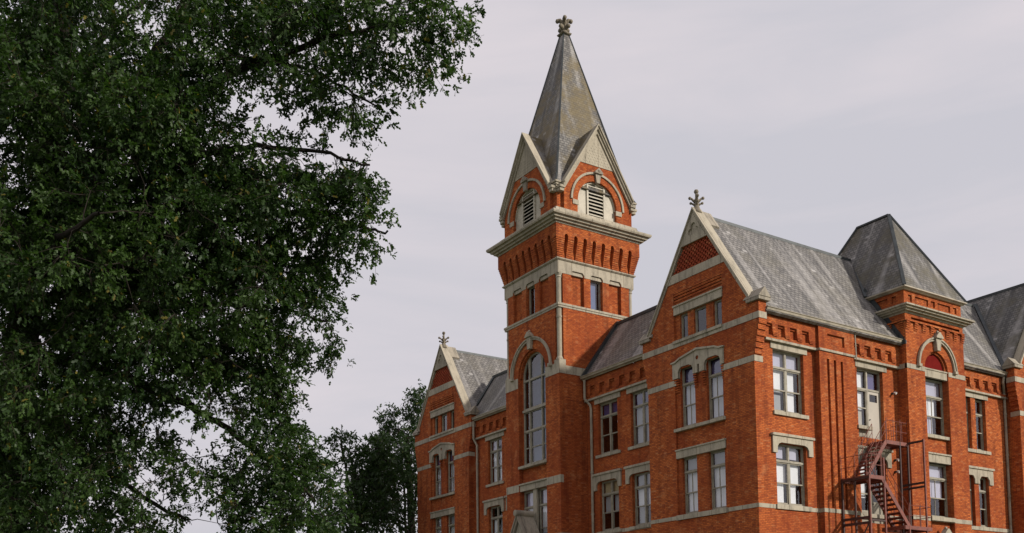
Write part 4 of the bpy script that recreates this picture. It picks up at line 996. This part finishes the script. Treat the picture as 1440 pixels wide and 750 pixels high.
# ------------------------------------------------------------------ trees
BARK = plain('bark', (.030, .024, .019), .95, .5, 3, 0, .2)
LEAF = leaf_mat('oak_leaves', (.010, .028, .007), (.066, .118, .028), (.20, .15, .03), .36)
LEAFF = leaf_mat('far_leaves', (.020, .042, .014), (.042, .075, .022), (.10, .10, .03))
rng = np.random.default_rng(11)
def unit(n):
    v = rng.normal(size=(n, 3)); return v/np.linalg.norm(v, axis=1, keepdims=True)
def leaf_mesh(name, P_, D, N, L, Wd, mat, clump):
    """P base points, D leaf directions, N leaf normals, L lengths"""
    n = len(P_); S = np.cross(D, N); S /= np.linalg.norm(S, axis=1, keepdims=True)+1e-9; N2 = np.cross(S, D)
    L = L[:, None]; Wd = Wd[:, None]
    pts = [P_, P_+D*L*.35+S*Wd*.55+N2*L*.06, P_+D*L*.50+S*Wd*.18+N2*L*.03, P_+D*L*.72+S*Wd*.50+N2*L*.04, P_+D*L-N2*L*.10, P_+D*L*.72-S*Wd*.50+N2*L*.04, P_+D*L*.50-S*Wd*.18+N2*L*.03, P_+D*L*.35-S*Wd*.55+N2*L*.06]
    V = np.stack(pts, 1).reshape(-1, 3)
    k = 8; me = bpy.data.meshes.new(name)
    me.vertices.add(n*k); me.vertices.foreach_set('co', V.astype(np.float32).ravel())
    q = np.array([[0, 1, 2, 6], [0, 6, 7, 7], [2, 3, 4, 6], [4, 5, 6, 6]])
    tris = np.array([[0, 1, 2], [0, 2, 6], [0, 6, 7], [2, 3, 4], [2, 4, 6], [4, 5, 6]])
    F_ = (tris[None]+(np.arange(n)*k)[:, None, None]).reshape(-1, 3)
    m_ = len(F_); me.loops.add(m_*3); me.loops.foreach_set('vertex_index', F_.astype(np.int32).ravel())
    me.polygons.add(m_); me.polygons.foreach_set('loop_start', (np.arange(m_)*3).astype(np.int32)); me.polygons.foreach_set('loop_total', np.full(m_, 3, np.int32))
    me.update(); at_ = me.attributes.new('tone', 'FLOAT', 'POINT'); rt_ = rng.random(n); tone = np.repeat(np.where(rt_ > .985, .99, np.clip(clump*.62+rt_*.36, 0, .95)), k); at_.data.foreach_set('value', tone.astype(np.float32))
    me.materials.append(mat); me.validate(); return me
def tube_np(mb, pts, rad, seg=5): mb.tube(pts, rad, seg, cap=False)
def wiggle(pts, n, amp):
    """smooth resample of a polyline with natural wobble"""
    P_ = [Vector(p) for p in pts]; out_ = []
    for i in range(len(P_)-1):
        p0 = P_[max(i-1, 0)]; p1 = P_[i]; p2 = P_[i+1]; p3 = P_[min(i+2, len(P_)-1)]
        for k in range(n):
            t_ = k/n; t2 = t_*t_; t3 = t2*t_
            q = .5*((2*p1)+(-p0+p2)*t_+(2*p0-5*p1+4*p2-p3)*t2+(-p0+3*p1-3*p2+p3)*t3)
            out_.append(q+Vector((random.uniform(-1, 1), random.uniform(-1, 1), random.uniform(-1, 1)))*amp)
    out_.append(P_[-1]); return out_
def make_tree(name, label, base, trunk_pts, limbs, clumps, r0, leafL, lmat, nsub, nleaf, group=None, csize=.5):
    root = thing(name, label, 'tree', base, group)
    bx, by, bz = base
    loc = lambda p: (p[0]-bx, p[1]-by, p[2]-bz)
    nodes = []; nrad = []
    tm = MB(); tp = wiggle(trunk_pts, 5, .03*r0/.4); n = len(tp); rr = [r0*(1.35-.1*i if i < 3 else 1)*(1-.55*i/n) for i in range(n)]
    tube_np(tm, [loc(p) for p in tp], rr, 12); nodes += tp; nrad += rr
    part('trunk', tm, BARK, root, True)
    for lp, ra, rb in limbs:
        lm = MB(); q = wiggle(lp, 6, .04); n = len(q); rr = [ra+(rb-ra)*(i/(n-1))**.8 for i in range(n)]
        tube_np(lm, [loc(p) for p in q], rr, 7); nodes += q[2:]; nrad += rr[2:]
        part('limb', lm, BARK, root, True)
    NA = np.array([tuple(p) for p in nodes])
    tw = MB(); C_ = np.array(clumps)
    order = np.argsort([np.min(np.linalg.norm(NA-c, axis=1)) for c in C_])
    grow = [tuple(x) for x in NA]; cnt = 0
    LP, LD, LN, LL_, LC = [], [], [], [], []
    GA = np.zeros((len(NA)+len(C_)*3, 3)); GA[:len(NA)] = NA; gn = len(NA)
    cen = NA[:max(5, len(tp))].mean(0)
    for ci in order:
        c = C_[ci]; d = np.linalg.norm(GA[:gn]-c, axis=1); j = int(np.argmin(d)); a = GA[j]
        dist = d[j]; mid = (a+c)/2+rng.normal(size=3)*dist*.10+np.array([0, 0, dist*.06])
        rd = min(.055, .008+.012*dist)*(leafL/.13)
        tube_np(tw, [loc(a), loc((a*.5+mid*.5)+rng.normal(size=3)*dist*.03), loc(mid), loc(c)], [rd, rd*.8, rd*.6, .006*leafL/.13], 4)
        GA[gn] = mid; GA[gn+1] = c; gn += 2
        out_d = (c-a)/(dist+1e-6)
        dirs = unit(nsub)*.75+out_d*.75+np.array([0, 0, -.22]); dirs /= np.linalg.norm(dirs, axis=1, keepdims=True)
        ln = rng.uniform(.45, 1.0, nsub)*csize; ctone = rng.random()**1.3
        for k in range(nsub):
            tip = c+dirs[k]*ln[k]; tip[2] -= .14*csize
            if k % 2 == 0: tube_np(tw, [loc(c), loc((c+tip)/2+rng.normal(size=3)*.03*csize), loc(tip)], [.006*leafL/.13, .005*leafL/.13, .003*leafL/.13], 3)
            tt = np.r_[rng.uniform(.25, 1, nleaf//2), rng.uniform(.85, 1.0, nleaf-nleaf//2)]
            p = c+(tip-c)*tt[:, None]+rng.normal(size=(nleaf, 3))*.035*leafL/.13
            dd = unit(nleaf)*.9+dirs[k]*.7+np.array([0, 0, -.25]); dd /= np.linalg.norm(dd, axis=1, keepdims=True)
            nn_ = unit(nleaf)*.8+np.array([0, 0, .8]); nn_ /= np.linalg.norm(nn_, axis=1, keepdims=True)
            LP.append(p); LD.append(dd); LN.append(nn_); LL_.append(rng.uniform(.55, 1.35, nleaf)*leafL); LC.append(np.full(nleaf, ctone))
    part('twigs', tw, BARK, root)
    P_ = np.concatenate(LP)-np.array([bx, by, bz]); L = np.concatenate(LL_)
    me = leaf_mesh('crown', P_, np.concatenate(LD), np.concatenate(LN), L, L*.48, lmat, np.concatenate(LC))
    o_ = bpy.data.objects.new('crown', me); COL.objects.link(o_); o_.parent = root
    print(name, 'leaves', len(P_)); return root
def lobes(spec, jit=1.0):
    out_ = []
    for px, py, d, rx, ry, rd, n in spec:
        for _ in range(n):
            v_ = rng.normal(size=3); v_ /= np.linalg.norm(v_); rr = rng.random()**(1/2.4)
            out_.append(tuple(at(px+v_[0]*rx*rr, py+v_[1]*ry*rr, d+v_[2]*rd*rr)))
    return out_
def A_(l, d=None): return [at(*p) for p in l]
# the big oak on the left
tb = at(10, 900, 21.5); base = (tb.x, tb.y, 0)
trunk = [Vector(base), Vector((tb.x, tb.y, 2.5)), at(15, 640, 21.5), at(30, 480, 21.5), at(55, 340, 21.5), at(75, 200, 21.5), at(85, 40, 21.5), at(90, -160, 21.5)]
limbs = [
 (A_([(45, 420, 21.5), (130, 260, 21), (200, 110, 20.5), (262, -5, 20.2), (310, -150, 20)]), .17, .05),
 (A_([(60, 330, 21.5), (160, 210, 20.5), (250, 150, 20), (330, 100, 19.6), (420, 68, 19.2), (520, 40, 19), (610, 25, 18.8)]), .15, .025),
 (A_([(330, 100, 19.6), (400, 90, 19.2), (460, 110, 19), (530, 150, 18.8)]), .06, .015),
 (A_([(50, 400, 21.5), (150, 290, 20.6), (240, 235, 20), (330, 208, 19.7), (430, 212, 19.4), (520, 232, 19)]), .12, .02),
 (A_([(40, 440, 21.5), (160, 370, 21), (300, 320, 20.5), (420, 300, 20), (500, 318, 19.8), (545, 325, 19.6)]), .13, .02),
 (A_([(30, 500, 21.5), (110, 510, 21), (187, 535, 20.6), (260, 568, 20.3), (310, 598, 20), (370, 640, 19.8), (440, 700, 19.5)]), .14, .03),
 (A_([(35, 470, 21.5), (150, 440, 21), (260, 430, 20.6), (370, 430, 20.4), (460, 452, 20)]), .10, .02),
 (A_([(20, 560, 21.5), (90, 620, 20.8), (170, 680, 20.3), (260, 730, 19.8)]), .12, .03),
 (A_([(20, 560, 21.5), (-120, 480, 20.5), (-260, 420, 20)]), .14, .04),
 (A_([(50, 380, 21.5), (-60, 200, 21), (-180, 40, 20.5)]), .14, .04),
 (A_([(40, 430, 21.5), (60, 380, 19), (90, 330, 17.5), (140, 300, 16.5)]), .12, .03),
 (A_([(40, 430, 21.5), (100, 400, 23.5), (180, 330, 25), (260, 280, 26)]), .12, .03),
 (A_([(80, 120, 21.5), (180, 20, 22.5), (300, -80, 23)]), .10, .03),
]
spec = [
 # px, py, depth, rx, ry, rdepth, count : dense body
 (40, 90, 20.5, 150, 140, 3.5, 224), (170, 170, 20, 150, 120, 3, 158), (60, 330, 20, 160, 130, 3.8, 248), (220, 320, 20, 150, 110, 3.2, 180),
 (40, 560, 20.5, 130, 150, 3.6, 195), (180, 470, 20, 150, 100, 3, 142), (90, 690, 20, 140, 90, 3, 83), (-120, 300, 20.5, 130, 330, 3.5, 152), (330, 400, 20, 110, 95, 2.4, 69),
 (120, -60, 20.5, 220, 90, 3, 116), (320, 290, 20, 100, 60, 2.2, 46), (10, 720, 20, 90, 100, 2.6, 59),
 # top right boughs
 (260, 40, 20, 110, 60, 2.4, 31), (370, 20, 19.5, 90, 40, 2, 31), (458, 10, 19, 90, 35, 1.6, 30), (568, 10, 18.8, 75, 34, 1.3, 22), (618, 30, 18.8, 32, 22, 0.7, 6), (538, 60, 18.9, 55, 22, 1, 10), (593, 78, 18.8, 30, 20, 0.6, 5),
 (428, 60, 19, 60, 25, 1.2, 11), (370, 90, 19.4, 60, 28, 1.4, 12), (458, 110, 19, 55, 30, 1, 11), (493, 145, 18.9, 40, 26, 0.8, 7),
 # middle boughs
 (275, 175, 19.8, 70, 40, 1.6, 10), (350, 200, 19.5, 70, 30, 1.4, 6), (378, 215, 19.3, 70, 32, 1.4, 15), (458, 235, 19.1, 55, 26, 1, 11), (503, 240, 19, 25, 18, 0.6, 4), (378, 270, 19.6, 80, 32, 1.6, 19), (468, 295, 19.6, 60, 34, 1.2, 16), (513, 315, 19.5, 30, 30, 0.8, 8), (418, 340, 20, 70, 32, 1.4, 15), (478, 345, 19.7, 35, 20, 0.8, 4),
 (398, 400, 20, 70, 40, 1.4, 18), (458, 400, 20, 30, 45, 0.9, 7), (448, 455, 20, 38, 36, 0.8, 7), (378, 460, 20.2, 60, 40, 1.4, 14), (330, 500, 20.2, 80, 40, 1.6, 21), (398, 520, 20, 35, 24, 0.8, 4), (250, 520, 20.4, 80, 40, 1.8, 15),
 # lower right boughs
 (368, 590, 19.8, 55, 45, 1.3, 19), (408, 650, 19.6, 60, 50, 1.3, 25), (355, 660, 19.8, 50, 45, 1.2, 14), (438, 715, 19.5, 50, 45, 1.2, 20), (368, 730, 19.6, 70, 40, 1.4, 20), (330, 560, 20, 60, 35, 1.4, 11), (230, 610, 20.2, 70, 40, 1.8, 6), (200, 700, 20, 70, 60, 2, 17), (270, 655, 20, 50, 40, 1.4, 4), (150, 600, 20.2, 60, 60, 2, 11), (310, 700, 19.8, 35, 40, 1, 2),
 (290, 95, 18.8, 60, 26, 0.8, 12), (230, 130, 18.6, 60, 40, 1, 16),
]
make_tree('oak_tree', 'large dark leafy oak filling the left side, its boughs reaching over towards the tower', base, trunk, limbs, lobes(spec), .42, .100, LEAF, 10, 14, csize=.68)

# trees beyond the left wing
def far_tree(name, label, px, d, ztop, spx, sp_, r0):
    tb = at(px, 900, d); b0 = (tb.x, tb.y, 0)
    tr = [Vector(b0), Vector((tb.x, tb.y, 4)), Vector((tb.x+.3, tb.y, ztop*.5)), Vector((tb.x, tb.y+.4, ztop*.85))]
    lb_ = []
    for k, (qx, qy) in enumerate(spx):
        z0 = ztop*(.25+.08*k); m_ = at((px+qx)/2, (qy+750)/2, d); lb_.append(([Vector((tb.x, tb.y, z0)), m_, at(qx, qy, d+random.uniform(-2, 2))], .16, .04))
    make_tree(name, label, b0, tr, lb_, lobes(sp_), r0, .30, LEAFF, 5, 9, 'trees beyond the hall', csize=1.0)
far_tree('background_tree', 'rounded dark green tree rising just behind the left gable wing', 575, 88, 24, [(560, 600), (530, 640), (600, 590), (510, 700)],
    [(575, 640, 88, 50, 70, 4.5, 110), (590, 575, 88, 24, 28, 2.5, 22), (560, 610, 88, 26, 34, 2.5, 26), (540, 680, 87, 45, 70, 4, 90), (600, 720, 88, 60, 80, 4, 70), (545, 592, 88, 14, 12, 1.2, 5), (595, 552, 88, 8, 14, 1, 5)], .5)
far_tree('background_tree', 'looser tree with an arching top bough, between the oak and the rounded tree', 500, 74, 18, [(478, 618), (520, 640), (490, 680)],
    [(508, 640, 74, 36, 24, 2.2, 26), (480, 615, 74, 20, 9, 1.4, 9), (515, 700, 74, 50, 60, 3.5, 85), (490, 730, 73, 50, 40, 3, 50), (535, 650, 74, 25, 40, 2.4, 26)], .35)
